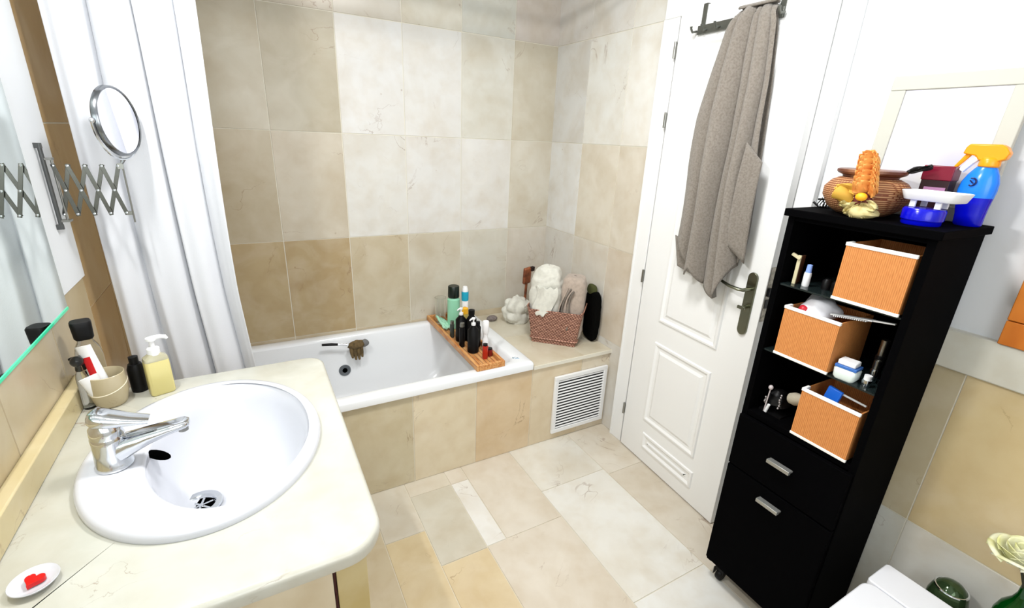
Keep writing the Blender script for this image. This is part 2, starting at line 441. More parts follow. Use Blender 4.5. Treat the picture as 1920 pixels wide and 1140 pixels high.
# faded print on the rim
g = MB()
for k in range(9):
    a = k * 0.7
    g.box((-0.553 + 1.2585 + 0.008 * cos(a * 2.1) * (1 + k / 9), -0.648 + 0.36 + 0.010 * sin(a * 1.7), 0.4915), (0.008, 0.004, 0.0006), rz=a)
g.build('rim_sticker', mat('faded_blue_print', (140, 185, 215), rough=0.5), tub, label='small faded blue print on the rim')
# scratch
# ------------------------------------------------------------------ bath brush
br = thing('bath_brush', 'brown lobed bath brush with dark handle resting against the rear inside wall of the tub', 'brush', (-1.245, -0.108, 0.44))
g = MB(); g.tube([(-0.120, -0.004, 0.042), (-0.075, -0.006, 0.038), (-0.045, -0.008, 0.033)], [0.006, 0.0075, 0.006], n=12)
g.build('handle', BLACKP, br)
g = MB(); g.tube([(-0.045, -0.008, 0.033), (-0.02, -0.01, 0.030), (0.0, -0.012, 0.026)], [0.005, 0.0055, 0.007], n=12)
g.build('ferrule', CHROME, br)
BRN = mat('brown_bristle', (112, 92, 58), rough=0.8, nz=0.5, nscale=60, bump=0.5, bscale=300)
g = MB()
g.blob((0.045, -0.014, 0.018), (0.045, 0.020, 0.024), amp=0.25, fr=60)
for k, (dx, lz) in enumerate([(0.018, 0.05), (0.034, 0.062), (0.051, 0.064), (0.066, 0.052)]):
    g.tube([(dx, -0.014, 0.01), (dx + 0.001, -0.018, -lz * 0.5), (dx + 0.003, -0.022, -lz)], [0.011, 0.010, 0.005], n=10)
g.build('bristle_head', BRN, br)
g = MB(); g.blob((0.088, -0.010, 0.020), (0.022, 0.016, 0.020), amp=0.2, fr=50)
g.build('head_tip', mat('grey_rubber', (112, 112, 112), rough=0.6), br, label='grey rounded tip')

# ------------------------------------------------------------------ shower curtain
rodm = STEEL
rd = thing('curtain_rail', 'steel shower curtain rail across the bath, above the photo edge', 'rail', (LW, -0.741, 2.18))
g = MB(); g.tube([(0.011, 0, 0), (2.03 - 0.006, 0, 0)], 0.012, n=14); g.build('rail_tube', rodm, rd)
cu = thing('shower_curtain', 'white fabric shower curtain gathered at the left end of the bath', 'curtain', (-1.81, -0.741, 0.16))
def cfn(u, v):
    z = 0.0 + 1.985 * v
    zz = z + 0.16
    xl = -1.972 + 0.02 * (1.4 - zz) * (0.6 if zz < 1.4 else 0.2); xr = -1.655 + (0.03 * max(0, (1.0 - zz) / 0.8)) + 0.006 * sin(zz * 4)
    ph = 2 * pi * (3.6 * u ** 1.15 + 0.25 * sin(3 * u + 1.5 * (1.0 - v)) + 0.12 * noise.noise(Vector((u * 3, zz * 0.8, 0))))
    amp = 0.020 + 0.006 * noise.noise(Vector((u * 4, zz * 0.5, 7)))
    x = xl + (xr - xl) * u + 0.015 * sin(ph + 1.0 + zz) * (1 - abs(2 * u - 1)) 
    y = -amp * (1.9 * abs(sin(ph / 2)) ** 0.65 - 1) - 0.003 * sin(2.3 * ph + 1) * (0.5 + v) - 0.010 * max(0, min(1, (u - .86) / .1))
    return (x + 1.81, y, z)
g = MB(); g.grid(cfn, 150, 46); g.build('curtain_fabric', CURTAIN, cu, solid=0.0018)
for k in range(7):
    g = MB(); x = -0.15 + k * 0.05
    g.tube([(x, 0.005 + 0.019 * cos(a), 2.02 + 0.023 * sin(a)) for a in [2 * pi * i / 16 for i in range(16)]], 0.002, n=6, closed=True)
    g.build('curtain_ring', PLAST, cu)

# ------------------------------------------------------------------ door, casing
hx_, hy_ = -0.026, -0.892
dr = struct(bpy.data.objects.new('door_1', None)); COL.objects.link(dr)
dr.location = (hx_, hy_, 0.006); dr.rotation_euler = (0, 0, radians(-3.2))
DW, DH, DT = 0.606, 1.984, 0.035
g = MB(); g.b2((0, -DW, 0), (DT, 0, DH)); g.build('door_leaf', DOORW, dr, bevel=0.0015)
def molding(g, ya, yb, za, zb, wdt=0.026):
    # ya>yb ; a moulded rectangle: outer step, cove, raised field
    def rr(i, x): return [(x, ya - i, za + i), (x, yb + i, za + i), (x, yb + i, zb - i), (x, ya - i, zb - i)]
    lv = [rr(0, 0.0), rr(0.004, -0.006), rr(0.012, -0.007), rr(0.018, -0.003), rr(0.022, 0.004 - 0.0045), rr(0.034, -0.0005), rr(0.046, -0.006)]
    vs = [p for r in lv for p in r]; fs = []
    for j in range(len(lv) - 1):
        for k in range(4): fs.append((j * 4 + k, j * 4 + (k + 1) % 4, (j + 1) * 4 + (k + 1) % 4, (j + 1) * 4 + k))
    j = len(lv) - 1; fs.append((j * 4, j * 4 + 1, j * 4 + 2, j * 4 + 3)); g.add(vs, fs)
g = MB(); molding(g, -0.135, -0.462, 0.74, 1.87); molding(g, -0.135, -0.462, 0.225, 0.64); molding(g, -0.150, -0.475, 0.075, 0.16)
g.build('moulded_panels', DOORW, dr, ang=20)
for hz in (1.85, 1.59, 0.915, 0.206):
    h = MB(); h.tube([(-0.006, 0.004, hz - 0.03), (-0.006, 0.004, hz + 0.03)], 0.0055, n=10); h.b2((-0.002, -0.001, hz - 0.026), (0.002, 0.012, hz + 0.026))
    h.build('hinge', STEEL, dr)
# handle set on the inside face
g = MB(); pts = []
yc, zc, pw, ph_ = -0.552, 0.965, 0.020, 0.118
for k in range(13):
    a = pi * k / 12; pts.append((yc + pw * cos(a), zc + ph_ - pw + pw * sin(a)))
for k in range(13):
    a = pi + pi * k / 12; pts.append((yc + pw * cos(a), zc - ph_ + pw + pw * sin(a)))
nn = len(pts); vs = [(-0.001, y, z) for y, z in pts] + [(-0.008, yc + (y - yc) * .9, z * 1.0) for y, z in pts]
g.add(vs, [tuple(range(nn)), tuple(range(nn, 2 * nn))] + [(i, (i + 1) % nn, nn + (i + 1) % nn, nn + i) for i in range(nn)])
pl = g.build('handle_plate', NICKEL, dr, bevel=0.001)
g = MB(); g.tube([(-0.006, yc, 1.022), (-0.045, yc, 1.022), (-0.052, yc + 0.012, 1.022), (-0.054, yc + 0.05, 1.024), (-0.050, yc + 0.085, 1.030), (-0.046, yc + 0.108, 1.034)], [0.010, 0.009, 0.009, 0.008, 0.007, 0.005], n=12, flat=0.7)
g.build('lever', NICKEL, pl)
g = MB(); g.tube([(-0.006, yc, 0.955), (-0.030, yc, 0.955)], 0.007, n=12); g.box((-0.034, yc, 0.955), (0.008, 0.030, 0.012)); g.build('thumb_turn', NICKEL, pl, bevel=0.002)
g = MB(); g.b2((0.006, -DW - 0.0015, 0.915), (0.029, -DW + 0.002, 1.115)); lp = g.build('lock_faceplate', mat('worn_lock_metal', (150, 145, 135), rough=0.35, metal=1.0, nz=0.5, nscale=80), dr)
g = MB(); g.b2((0.010, -DW - 0.010, 1.010), (0.024, -DW, 1.040)); g.b2((0.010, -DW - 0.003, 0.965), (0.024, -DW, 0.998)); g.build('latch_bolt', DARKM, lp)
# casing
g = MB()
g.b2((-0.020, -0.880, 0.0), (0.012, -0.798, 1.975)); g.b2((-0.020, -1.557, 0.0), (0.012, -1.482, 1.975)); g.b2((-0.020, -1.557, 1.975), (0.012, -0.798, 2.07))
g.b2((-0.024, -1.5575, 0.0), (-0.019, -1.545, 1.9745)); g.b2((-0.024, -0.810, 0.0), (-0.019, -0.7975, 1.9745))
struct(g.build('trim_3', DOORW, bevel=0.003))
g = MB(); g.b2((0.016, -1.49, 0.0), (0.06, -0.87, 2.02)); struct(g.build('door_frame_backing', DOORW, smooth=False))  # backing slab of the door frame, behind the leaf

# ------------------------------------------------------------------ over-door rack and towel
rk = thing('door_hook_rack', 'grey metal over-door hook rack hanging at the top of the white door', 'hook rack', (0, 0, 0))
def doorpt(d, off, z):   # d along the leaf from hinge, off = distance in front of the face
    a = radians(-3.2); lx, lyy = -off, -d
    return (hx_ + lx * cos(a) - lyy * sin(a), hy_ + lx * sin(a) + lyy * cos(a), z)
def dbox(g, d0, d1, o0, o1, z0, z1):
    vs = [doorpt(d, o, z) for z in (z0, z1) for d, o in ((d0, o0), (d1, o0), (d1, o1), (d0, o1))]
    g.add(vs, [(0, 1, 2, 3), (4, 5, 6, 7), (0, 1, 5, 4), (1, 2, 6, 5), (2, 3, 7, 6), (3, 0, 4, 7)])
RKM = mat('grey_rack_metal', (112, 114, 108), rough=0.35, metal=0.7)
g = MB(); dbox(g, 0.105, 0.455, 0.004, 0.010, 1.892, 1.922); g.build('rack_bar', RKM, rk, bevel=0.001)
for d in (0.113, 0.436):
    g = MB(); dbox(g, d, d + 0.019, 0.001, 0.004, 1.892, 1.992); dbox(g, d, d + 0.019, -DT - 0.004, 0.004, 1.9915, 1.9935); dbox(g, d, d + 0.019, -DT - 0.004, -DT - 0.001, 1.90, 1.992); g.build('door_strap', RKM, rk)
for d in (0.10, 0.15, 0.21, 0.30, 0.38, 0.46):
    g = MB(); g.tube([doorpt(d, 0.008, 1.905), doorpt(d, 0.028, 1.900), doorpt(d, 0.036, 1.910), doorpt(d, 0.037, 1.918)], [0.004, 0.004, 0.004, 0.005], n=8); g.build('hook', RKM, rk)

TW = mat('taupe_terry_cloth', (148, 140, 130), rough=0.95, sheen=0.3, nz=0.15, nscale=160, bump=0.9, bscale=600, dark=(130, 121, 111))
tw = thing('bath_towel', 'taupe terry bath towel hanging in long folds from the over-door rack', 'towel', (-0.10, -1.25, 1.93))
def interp(t, pts):
    for i in range(len(pts) - 1):
        if t <= pts[i + 1][0]:
            a = (t - pts[i][0]) / (pts[i + 1][0] - pts[i][0]); return pts[i][1] + a * (pts[i + 1][1] - pts[i][1])
    return pts[-1][1]
# silhouettes in y by height
Lft = [(0.9, -1.105), (1.16, -1.105), (1.43, -1.105), (1.60, -1.115), (1.75, -1.140), (1.88, -1.165), (1.935, -1.195)]
Rgt = [(0.9, -1.40), (1.06, -1.402), (1.24, -1.400), (1.50, -1.385), (1.70, -1.370), (1.88, -1.345), (1.935, -1.325)]
Bot = [(0.0, 1.165), (0.08, 1.125), (0.22, 1.06), (0.33, 1.02), (0.42, 1.055), (0.55, 1.00), (0.72, 0.955), (0.80, 0.985), (0.90, 1.10), (1.0, 1.235)]
def towel(u, v, layer=0):
    zb = interp(u, Bot); zt = 1.937 - 0.010 * (2 * u - 1) ** 2
    z = zb + (zt - zb) * v
    y = interp(z, Lft) * (1 - u) + interp(z, Rgt) * u
    d = 1 - v
    dd = min(1, d * 1.7)
    V = [-0.02, 0.20 + 0.05 * d, 0.50 + 0.06 * d, 0.66 + 0.08 * d, 0.90, 1.04]
    k = 0
    while k < 4 and u > V[k + 1]: k += 1
    t = min(1, max(0, (u - V[k]) / (V[k + 1] - V[k])))
    hgt = [0.036, 0.066, 0.026, 0.058, 0.018][k]
    bulge = max(0.0, sin(pi * t)) ** 0.55
    x = -0.078 - (0.35 + 0.65 * dd) * hgt * bulge - 0.010 * noise.noise(Vector((u * 5, z * 2.5, 1)))
    y += 0.010 * sin(6 * u + 5 * d) * dd
    if v > 0.97: x += (v - 0.97) * 0.6
    return (x + 0.10 - 0.0, y + 1.25, z - 1.93)
g = MB(); g.grid(lambda u, v: towel(u, v), 150, 60)
g.build('towel_front', TW, tw, solid=0.006)
def towelb(u, v):
    zb = 1.12 + 0.02 * sin(u * 7); zt = 1.937
    z = zb + (zt - zb) * v; y = interp(z, Lft) * (1 - u) + interp(z, Rgt) * u
    y = y * 0.9 + (-1.27) * 0.1
    return (-0.062 - 0.01 * sin(u * 12) * (1 - v) + 0.10, y + 1.25, z - 1.93)
g = MB(); g.grid(towelb, 40, 20)
# hanging loop over the hooks
g.grid(lambda u, v: (-0.088 + 0.026 * v + 0.10, -1.20 - 0.13 * u + 1.25 , 1.935 + 0.008 * sin(pi * v) - 1.93), 10, 6)
g.build('towel_back', TW, tw, solid=0.006)
# turned corner flaps
def flap(u, v):
    z = 1.34 - 0.20 * v - 0.10 * u * v; y = -1.105 - 0.055 * u - 0.10 * v * u
    return (-0.142 + 0.008 * sin(3 * u) + 0.012 * v + 0.10, y + 1.25, z - 1.93)
def flap2(u, v):
    z = 1.155 + 0.0 - 0.12 * v - 0.02 * u; y = -1.088 - 0.075 * u - 0.035 * v
    return (-0.085 + 0.01 * u + 0.10, y + 1.25, z - 1.93)
def flap3(u, v):
    z = 1.52 - 0.34 * v - 0.06 * u; y = -1.36 - 0.055 * u + 0.012 * v - 0.02 * v * u
    return (-0.128 + 0.022 * u - 0.006 * sin(v * 4) + 0.10, y + 1.25, z - 1.93)
g = MB(); g.grid(flap2, 10, 12); g.grid(flap3, 10, 16); g.build('towel_corner', TW, tw, solid=0.005)

# ------------------------------------------------------------------ wall mirror (left wall)
MIR = mat('mirror_silver', (232, 240, 236), rough=0.01, metal=1.0)
wm = thing('wall_mirror', 'large frameless wall mirror with a green glass lower edge above the washbasin', 'mirror', (LW + 0.010, -0.965, 1.066))
g = MB(); g.b2((0.0, -1.55, 0.0), (0.006, 0.0, 1.15)); g.build('mirror_glass', [MIR], wm)
g = MB(); g.b2((0.0, -1.55, -0.006), (0.0075, 0.0, 0.0)); g.build('mirror_edge', mat('green_glass_edge', (70, 225, 170), rough=0.15), wm, label='bright green glass edge')

# ------------------------------------------------------------------ extending shaving mirror
sm = thing('shaving_mirror', 'round shaving mirror on an extended chrome scissor arm fixed beside the wall mirror', 'mirror', (LW + 0.010, -0.83, 1.33))
def W2L(p):
    k = 0.0126
    x, y, z = p[0] + (-1.5926 - p[0]) * k, p[1] - 0.02, p[2] + (1.5031 - p[2]) * k
    return (x - (LW + 0.010), y + 0.83, z - 1.33)
g = MB(); g.tube([W2L((-2.016, -0.845, 1.235)), W2L((-2.016, -0.845, 1.440))], 0.0045, n=10)
g.box(W2L((-2.0195, -0.845, 1.435)), (0.016, 0.008, 0.012)); g.box(W2L((-2.0195, -0.845, 1.24)), (0.016, 0.008, 0.012)); g.build('wall_bracket', mat('dark_grey_bracket', (86, 88, 88), rough=0.35, metal=0.6), sm)
g = MB(); g.tube([W2L((-2.005, -0.83, 1.25)), W2L((-2.005, -0.83, 1.405))], 0.0025, n=8)
g.b2(W2L((-2.016, -0.848, 1.402)), W2L((-2.000, -0.826, 1.407))); g.b2(W2L((-2.016, -0.848, 1.252)), W2L((-1.995, -0.826, 1.257))); g.build('pivot_rod', STEEL, sm)
ARM = mat('scissor_arm_nickel', (108, 108, 103), rough=0.25, metal=0.9)
tx = [-2.004, -1.977, -1.944, -1.911, -1.878]; bxx = [-2.008, -1.981, -1.948, -1.915, -1.882]
def bar(a, b, yo, w=0.0045):
    A = Vector(W2L((a[0], -0.83 + yo, a[1]))); B = Vector(W2L((b[0], -0.83 + yo, b[1]))); d = (B - A); L = d.length + 0.008
    ang = math.atan2(d.z, d.x); m = MB(); m.box((A + B) / 2, (L, 0.0018, w * 2), R=RY(-ang)); m.build('scissor_bar', ARM, sm, bevel=0.0006)
def rivet(x, z):
    piv = MB(); piv.lathe([(0.0028, -0.006), (0.0028, 0.004), (0.0, 0.005)], c=W2L((x, -0.83, z)), n=10, R=RX(pi / 2)); piv.build('rivet', CHROME, sm)
for i in range(4):
    bar((tx[i], 1.388), (bxx[i + 1], 1.268), -0.002); bar((bxx[i], 1.270), (tx[i + 1], 1.388), 0.002)
    rivet((tx[i] + bxx[i + 1]) / 2, 1.328)
for i in range(5):
    rivet(tx[i], 1.388); rivet(bxx[i], 1.269)
g = MB(); g.tube([W2L((-1.869, -0.83, 1.243)), W2L((-1.869, -0.83, 1.412))], 0.0022, n=8)
g.box(W2L((-1.873, -0.83, 1.388)), (0.012, 0.006, 0.014)); g.box(W2L((-1.876, -0.83, 1.268)), (0.012, 0.006, 0.010)); g.build('end_rod', STEEL, sm)
a = radians(70); nrm = Vector((sin(a), -cos(a), 0.05)).normalized(); h_ = Vector((cos(a), sin(a), 0)); v_ = h_.cross(nrm) * -1
Rm = Matrix((h_, nrm.cross(h_), nrm)).transposed()
cpos = Vector(W2L((-1.858, -0.83, 1.497)))
g = MB(); g.lathe([(0.0, 0.004), (0.077, 0.004)], c=cpos, n=48, R=Rm, cap=False); g.build('mirror_disc', mat('shaving_mirror_silver', (243, 243, 250), rough=0.02, metal=1.0), sm)
g = MB(); g.lathe([(0.076, 0.005), (0.079, 0.007), (0.082, 0.004), (0.083, -0.006), (0.080, -0.009), (0.0, -0.010)], c=cpos, n=48, R=Rm, cap=False); g.build('mirror_rim', mat('dark_chrome', (135, 138, 142), rough=0.2, metal=1.0), sm)
g = MB(); pts = []
for k in range(25):
    q = pi + pi * k / 24; pts.append(cpos + h_ * (0.0905 * cos(q)) + Vector((0, 0, 0.0905 * sin(q))) - nrm * 0.004)
g.tube(pts, 0.0028, n=8)
for sgn in (-1, 1): g.blob(cpos + h_ * (0.088 * sgn) - nrm * 0.004, (0.006, 0.006, 0.007), nu=10, nv=6)
g.tube([cpos + Vector((0, 0, -0.0905)) - nrm * .004, Vector(W2L((-1.869, -0.83, 1.395)))], 0.004, n=8); g.build('yoke', CHROME, sm)

# ------------------------------------------------------------------ vanity
CT = 0.850
va = thing('vanity_unit', 'marble vanity with rounded cream counter along the left wall', 'vanity', (LW + 0.004, -1.40, 0))
def VL(x, y): return (x - (LW + 0.004), y + 1.40)
poly = [VL(LW + 0.005, -1.015), ]
def arc(cx, cy, r, a0, a1, n=10): return [VL(cx + r * cos(radians(a0 + (a1 - a0) * k / n)), cy + r * sin(radians(a0 + (a1 - a0) * k / n))) for k in range(n + 1)]
XE = -1.458; YB = -1.012; YN = -1.795
poly = [VL(LW + 0.005, YN)] + arc(XE - 0.07, YN + 0.07, 0.07, -90, 0) + arc(XE - 0.05, YB - 0.05, 0.05, 0, 90) + [VL(LW + 0.005, YB)]
# counter as a ring around the basin cut-out
BC = (-1.730, -1.380); BA, BB = 0.217, 0.270
def sample_poly(poly, nn_):
    # ray from basin centre to polygon border
    c = Vector(VL(*BC)); out = []
    for k in range(nn_):
        a = 2 * pi * k / nn_; d = Vector((cos(a), sin(a))); best = None
        for i in range(len(poly)):
            p = Vector(poly[i]); q = Vector(poly[(i + 1) % len(poly)]); e = q - p
            den = d.x * e.y - d.y * e.x
            if abs(den) < 1e-9: continue
            w_ = p - c; t = (w_.x * e.y - w_.y * e.x) / den; s_ = (w_.x * d.y - w_.y * d.x) / den
            if t > 0 and -1e-6 <= s_ <= 1 + 1e-6 and (best is None or t < best): best = t
        out.append(c + d * best)
    return out
nn_ = 240; outer = sample_poly(poly, nn_)
# snap nearest samples to square corners at the wall
for cp in (poly[0], poly[-1]):
    j = min(range(nn_), key=lambda i: (outer[i] - Vector(cp)).length); outer[j] = Vector(cp)
cc = Vector(VL(*BC))
inner = [cc + Vector((0.20 * cos(2 * pi * k / nn_), 0.252 * sin(2 * pi * k / nn_))) for k in range(nn_)]
def off(o, d): 
    r = []
    for i in range(nn_):
        t = (outer[(i + 1) % nn_] - outer[i - 1]).normalized(); nrm2 = Vector((t.y, -t.x)); r.append(o[i] - nrm2 * d)
    return r
TK = 0.032
lv = [[(p.x, p.y, CT - TK) for p in inner], [(p.x, p.y, CT) for p in inner], [(p.x, p.y, CT) for p in off(outer, 0.010)], [(p.x, p.y, CT - 0.002) for p in off(outer, 0.005)],
      [(p.x, p.y, CT - 0.006) for p in off(outer, 0.001)], [(p.x, p.y, CT - 0.012) for p in outer], [(p.x, p.y, CT - TK + 0.010) for p in outer], [(p.x, p.y, CT - TK + 0.003) for p in off(outer, 0.002)], [(p.x, p.y, CT - TK) for p in off(outer, 0.008)]]
g = MB(); vs = [p for l in lv for p in l]; fs = []
for j in range(len(lv)):
    for k in range(nn_):
        j2 = (j + 1) % len(lv); fs.append((j * nn_ + k, j * nn_ + (k + 1) % nn_, j2 * nn_ + (k + 1) % nn_, j2 * nn_ + k))
g.add(vs, fs); g.build('countertop', STONETOP, va)
g = MB(); g.b2((0.0, YN + 1.40 + 0.0, CT), (0.026, YB + 1.40, CT + 0.055)); g.build('backsplash', stone_mat('backsplash_marble', base=(206, 192, 150), cloud=0.4), va, bevel=0.003)
g = MB(); px, py = VL(-1.545, YN + 0.035)
g.b2((0.0, py, 0.0), (px - 0.003, py + 0.02, CT - TK)); g.build('end_panel', STONEP, va, bevel=0.001)
g = MB(); g.b2((px + 0.003, py, 0.0), (px + 0.055, py + 0.02, CT - TK)); g.build('corner_panel', stone_mat('corner_marble', base=(190, 172, 116), cloud=0.6, vein=(100, 50, 25)), va, bevel=0.001)
g = MB(); g.b2((px - 0.002, py + 0.004, 0.0), (px + 0.002, py + 0.018, CT - TK)); g.build('panel_joint', mat('dark_red_joint', (60, 20, 14), rough=0.8), va)
g = MB(); px2 = px + 0.035
g.b2((px2, py + 0.02, 0.0), (px2 + 0.02, VL(0, YB - 0.04)[1], CT - TK)); g.b2((0.0, VL(0, YB - 0.06)[1], 0.0), (px2, VL(0, YB - 0.04)[1], CT - TK)); g.build('front_panel', STONEP, va, bevel=0.001)

# washbasin -----------------------------------------------------------
wb = thing('washbasin', 'oval white ceramic washbasin set into the marble counter', 'washbasin', (BC[0], BC[1], CT))
OC = (0.040, 0.0)     # bowl opening centre offset
OA, OB = 0.152, 0.222
DC = (-0.040, -0.006)
ringsp = []
for (f, z) in [(1.0, 0.0), (1.004, 0.006), (0.998, 0.013), (0.975, 0.0185), (0.94, 0.020), (0.90, 0.0195)]:
    ringsp.append((0, 0, BA * f, BB * f, z))
ringsp += [(0.028, 0, OA * 1.09, OB * 1.09, 0.017), (OC[0], OC[1], OA * 1.02, OB * 1.02, 0.0145), (OC[0], OC[1], OA * 0.985, OB * 0.98, 0.006)]
depth = [(0.95, -0.02), (0.90, -0.05), (0.82, -0.085), (0.70, -0.112), (0.52, -0.130), (0.35, -0.138), (0.20, -0.142)]
for f, z in depth:
    t = 1 - f
    ringsp.append((OC[0] + (DC[0] - OC[0]) * t ** 1.3, OC[1] + (DC[1] - OC[1]) * t, OA * f + 0.0 * t, OB * f * (1 - 0.25 * t), z))
ringsp.append((DC[0], DC[1], 0.028, 0.028, -0.1435))
n = 96; g = MB(); vs = []; fs = []
for (cx, cy, a_, b_, z) in ringsp:
    for k in range(n):
        q = 2 * pi * k / n; vs.append((cx + a_ * cos(q), cy + b_ * sin(q), z))
for j in range(len(ringsp) - 1):
    for k in range(n): fs.append((j * n + k, j * n + (k + 1) % n, (j + 1) * n + (k + 1) % n, (j + 1) * n + k))
g.add(vs, fs); g.build('basin_bowl', CERAMIC, wb, ang=80)
g = MB(); g.lathe([(0.042, 0.0), (0.041, 0.004), (0.030, 0.004), (0.025, -0.001), (0.024, -0.010), (0.0, -0.010)], c=(DC[0], DC[1], -0.1385), n=36, cap=False)
d_ = g.build('drain_ring', CHROME, wb)
g = MB(); g.lathe([(0.0245, -0.003), (0.020, -0.005), (0.0, -0.005)], c=(DC[0], DC[1], -0.1385), n=30, cap=False); g.build('drain_shadow', HOLE, d_)
g = MB()
for k in range(3):
    g.box((DC[0], DC[1], -0.1415), (0.047, 0.0045, 0.002), rz=pi / 3 * k + 0.3)
g.lathe([(0.0, 0.001), (0.005, 0.001), (0.006, -0.002)], c=(DC[0], DC[1], -0.140), n=14); g.build('drain_strainer', CHROME, d_)
g = MB(); g.blob((-0.096, 0.016, -0.004), (0.0235, 0.014, 0.006), R=RZ(radians(-8)) @ RY(radians(28))); g.build('overflow_hole', HOLE, wb, label='black oval overflow opening')
g = MB(); g.box((0.135, -0.13, 0.0), (0.001, 0.016, 0.002), rz=0.3); 

# faucet --------------------------------------------------------------
fa = thing('basin_tap', 'chrome single-lever mixer tap on the washbasin rim', 'tap', (-1.886, -1.400, CT + 0.0195))
def FL(x, y, z): return (x + 1.886, y + 1.400, z - (CT + 0.0195))
g = MB()
g.lathe([(0.0, 0.0), (0.031, 0.0), (0.031, 0.004), (0.029, 0.008), (0.0275, 0.030), (0.0265, 0.055), (0.0265, 0.066), (0.022, 0.072), (0.0, 0.074)], n=36)
g.build('tap_body', CHROME, fa)
def sect(path, wid, hei, nsec=14):
    m = MB(); P = [Vector(p) for p in path]; vs = []; fs = []
    for i, p in enumerate(P):
        t = (P[min(i + 1, len(P) - 1)] - P[max(i - 1, 0)]).normalized(); s_ = Vector((0, 1, 0)); u_ = s_.cross(t).normalized() * -1
        s_ = t.cross(u_).normalized()
        for k in range(nsec):
            q = 2 * pi * k / nsec; cx_ = abs(cos(q)) ** 0.7 * (1 if cos(q) > 0 else -1); sx_ = abs(sin(q)) ** 0.7 * (1 if sin(q) > 0 else -1)
            vs.append(p + s_ * (wid[i] * cx_) + u_ * (hei[i] * sx_))
    for i in range(len(P) - 1):
        for k in range(nsec): fs.append((i * nsec + k, i * nsec + (k + 1) % nsec, (i + 1) * nsec + (k + 1) % nsec, (i + 1) * nsec + k))
    fs.append(tuple(range(nsec))); fs.append(tuple((len(P) - 1) * nsec + k for k in range(nsec)))
    m.add(vs, fs); return m
sp = sect([(0.0, 0, 0.028), (0.03, 0, 0.040), (0.06, 0, 0.049), (0.095, 0, 0.056), (0.123, 0, 0.061), (0.130, 0, 0.061)], [0.026, 0.024, 0.022, 0.020, 0.0175, 0.010], [0.026, 0.020, 0.014, 0.010, 0.008, 0.005])
s_o = sp.build('spout', CHROME, fa, ang=60)
g = MB(); g.lathe([(0.009, 0.0), (0.0095, 0.010), (0.0, 0.010)], c=(0.118, 0, 0.044), n=20); g.build('aerator', STEEL, s_o)
lvr = sect([(0.068, 0, 0.084), (0.038, 0, 0.092), (0.008, 0, 0.100), (-0.010, 0, 0.108), (-0.020, 0, 0.109)], [0.016, 0.020, 0.024, 0.025, 0.016], [0.004, 0.008, 0.014, 0.016, 0.009])
l_o = lvr.build('lever', CHROME, fa, ang=60)
g = MB(); g.lathe([(0.0255, 0.066), (0.026, 0.074), (0.025, 0.086), (0.016, 0.099), (0.0, 0.102)], n=30, sx=1.0); g.build('lever_dome', CHROME, l_o)

# heart dish ------------------------------------------------------------
hd = thing('soap_dish', 'small round white dish with a red heart on the near corner of the counter', 'dish', (-1.940, -1.648, CT))
g = MB(); g.lathe([(0.0, 0.0), (0.017, 0.0), (0.025, 0.006), (0.029, 0.011), (0.0285, 0.012), (0.024, 0.009), (0.015, 0.005), (0.0, 0.004)], n=40, cap=False); g.build('dish', CERAMIC, hd)
g = MB(); pts = []
for k in range(40):
    t = 2 * pi * k / 40; pts.append((0.00078 * 16 * sin(t) ** 3, 0.00078 * (13 * cos(t) - 5 * cos(2 * t) - 2 * cos(3 * t) - cos(4 * t))))
Mh = RZ(radians(-20)); pts = [tuple((Mh @ Vector((x, y, 0)))[:2]) for x, y in pts]
g.prism(pts, 0.0065, 0.013); g.build('red_heart', mat('glossy_red', (200, 12, 14), rough=0.25), hd, bevel=0.002, label='glossy red heart')

# pump soap ------------------------------------------------------------
so = thing('soap_dispenser', 'square pump bottle of yellow liquid soap with white pump at the far counter edge', 'soap dispenser', (-1.848, -1.078, CT), rz=radians(20))
YL = mat('yellow_liquid_soap', (236, 224, 152), rough=0.2, spec=0.5, trans=0.15)
g = MB()
def rsq(m, levels, n=6):
    vs = []; fs = []
    for (hx, hy, r, z) in levels:
        for x, y in rrect(0, 0, hx, hy, r, n): vs.append((x, y, z))
    k_ = 4 * (n + 1)
    for j in range(len(levels) - 1):
        for k in range(k_): fs.append((j * k_ + k, j * k_ + (k + 1) % k_, (j + 1) * k_ + (k + 1) % k_, (j + 1) * k_ + k))
    fs.append(tuple(range(k_))); fs.append(tuple((len(levels) - 1) * k_ + k for k in range(k_)))
    m.add(vs, fs); return m
rsq(g, [(0.023, 0.016, 0.006, 0.0), (0.026, 0.019, 0.008, 0.004), (0.0255, 0.019, 0.008, 0.08), (0.025, 0.0185, 0.008, 0.092)])
g.build('soap_bottle', YL, so)
g = MB(); rsq(g, [(0.0252, 0.0187, 0.008, 0.092), (0.024, 0.0175, 0.008, 0.099), (0.014, 0.012, 0.008, 0.107), (0.012, 0.011, 0.008, 0.110)]); g.build('bottle_shoulder', mat('pale_clear_plastic', (236, 230, 195), rough=0.15, trans=0.5), so)
g = MB(); g.lathe([(0.0135, 0.106), (0.0135, 0.122), (0.010, 0.126), (0.0055, 0.127), (0.0055, 0.143), (0.011, 0.144), (0.011, 0.150), (0.0, 0.151)], n=24)
g.tube([(0.0, 0, 0.148), (0.018, -0.004, 0.150), (0.028, -0.006, 0.147), (0.031, -0.007, 0.142)], [0.0065, 0.0055, 0.005, 0.0035], n=10); g.build('pump', PLAST, so)

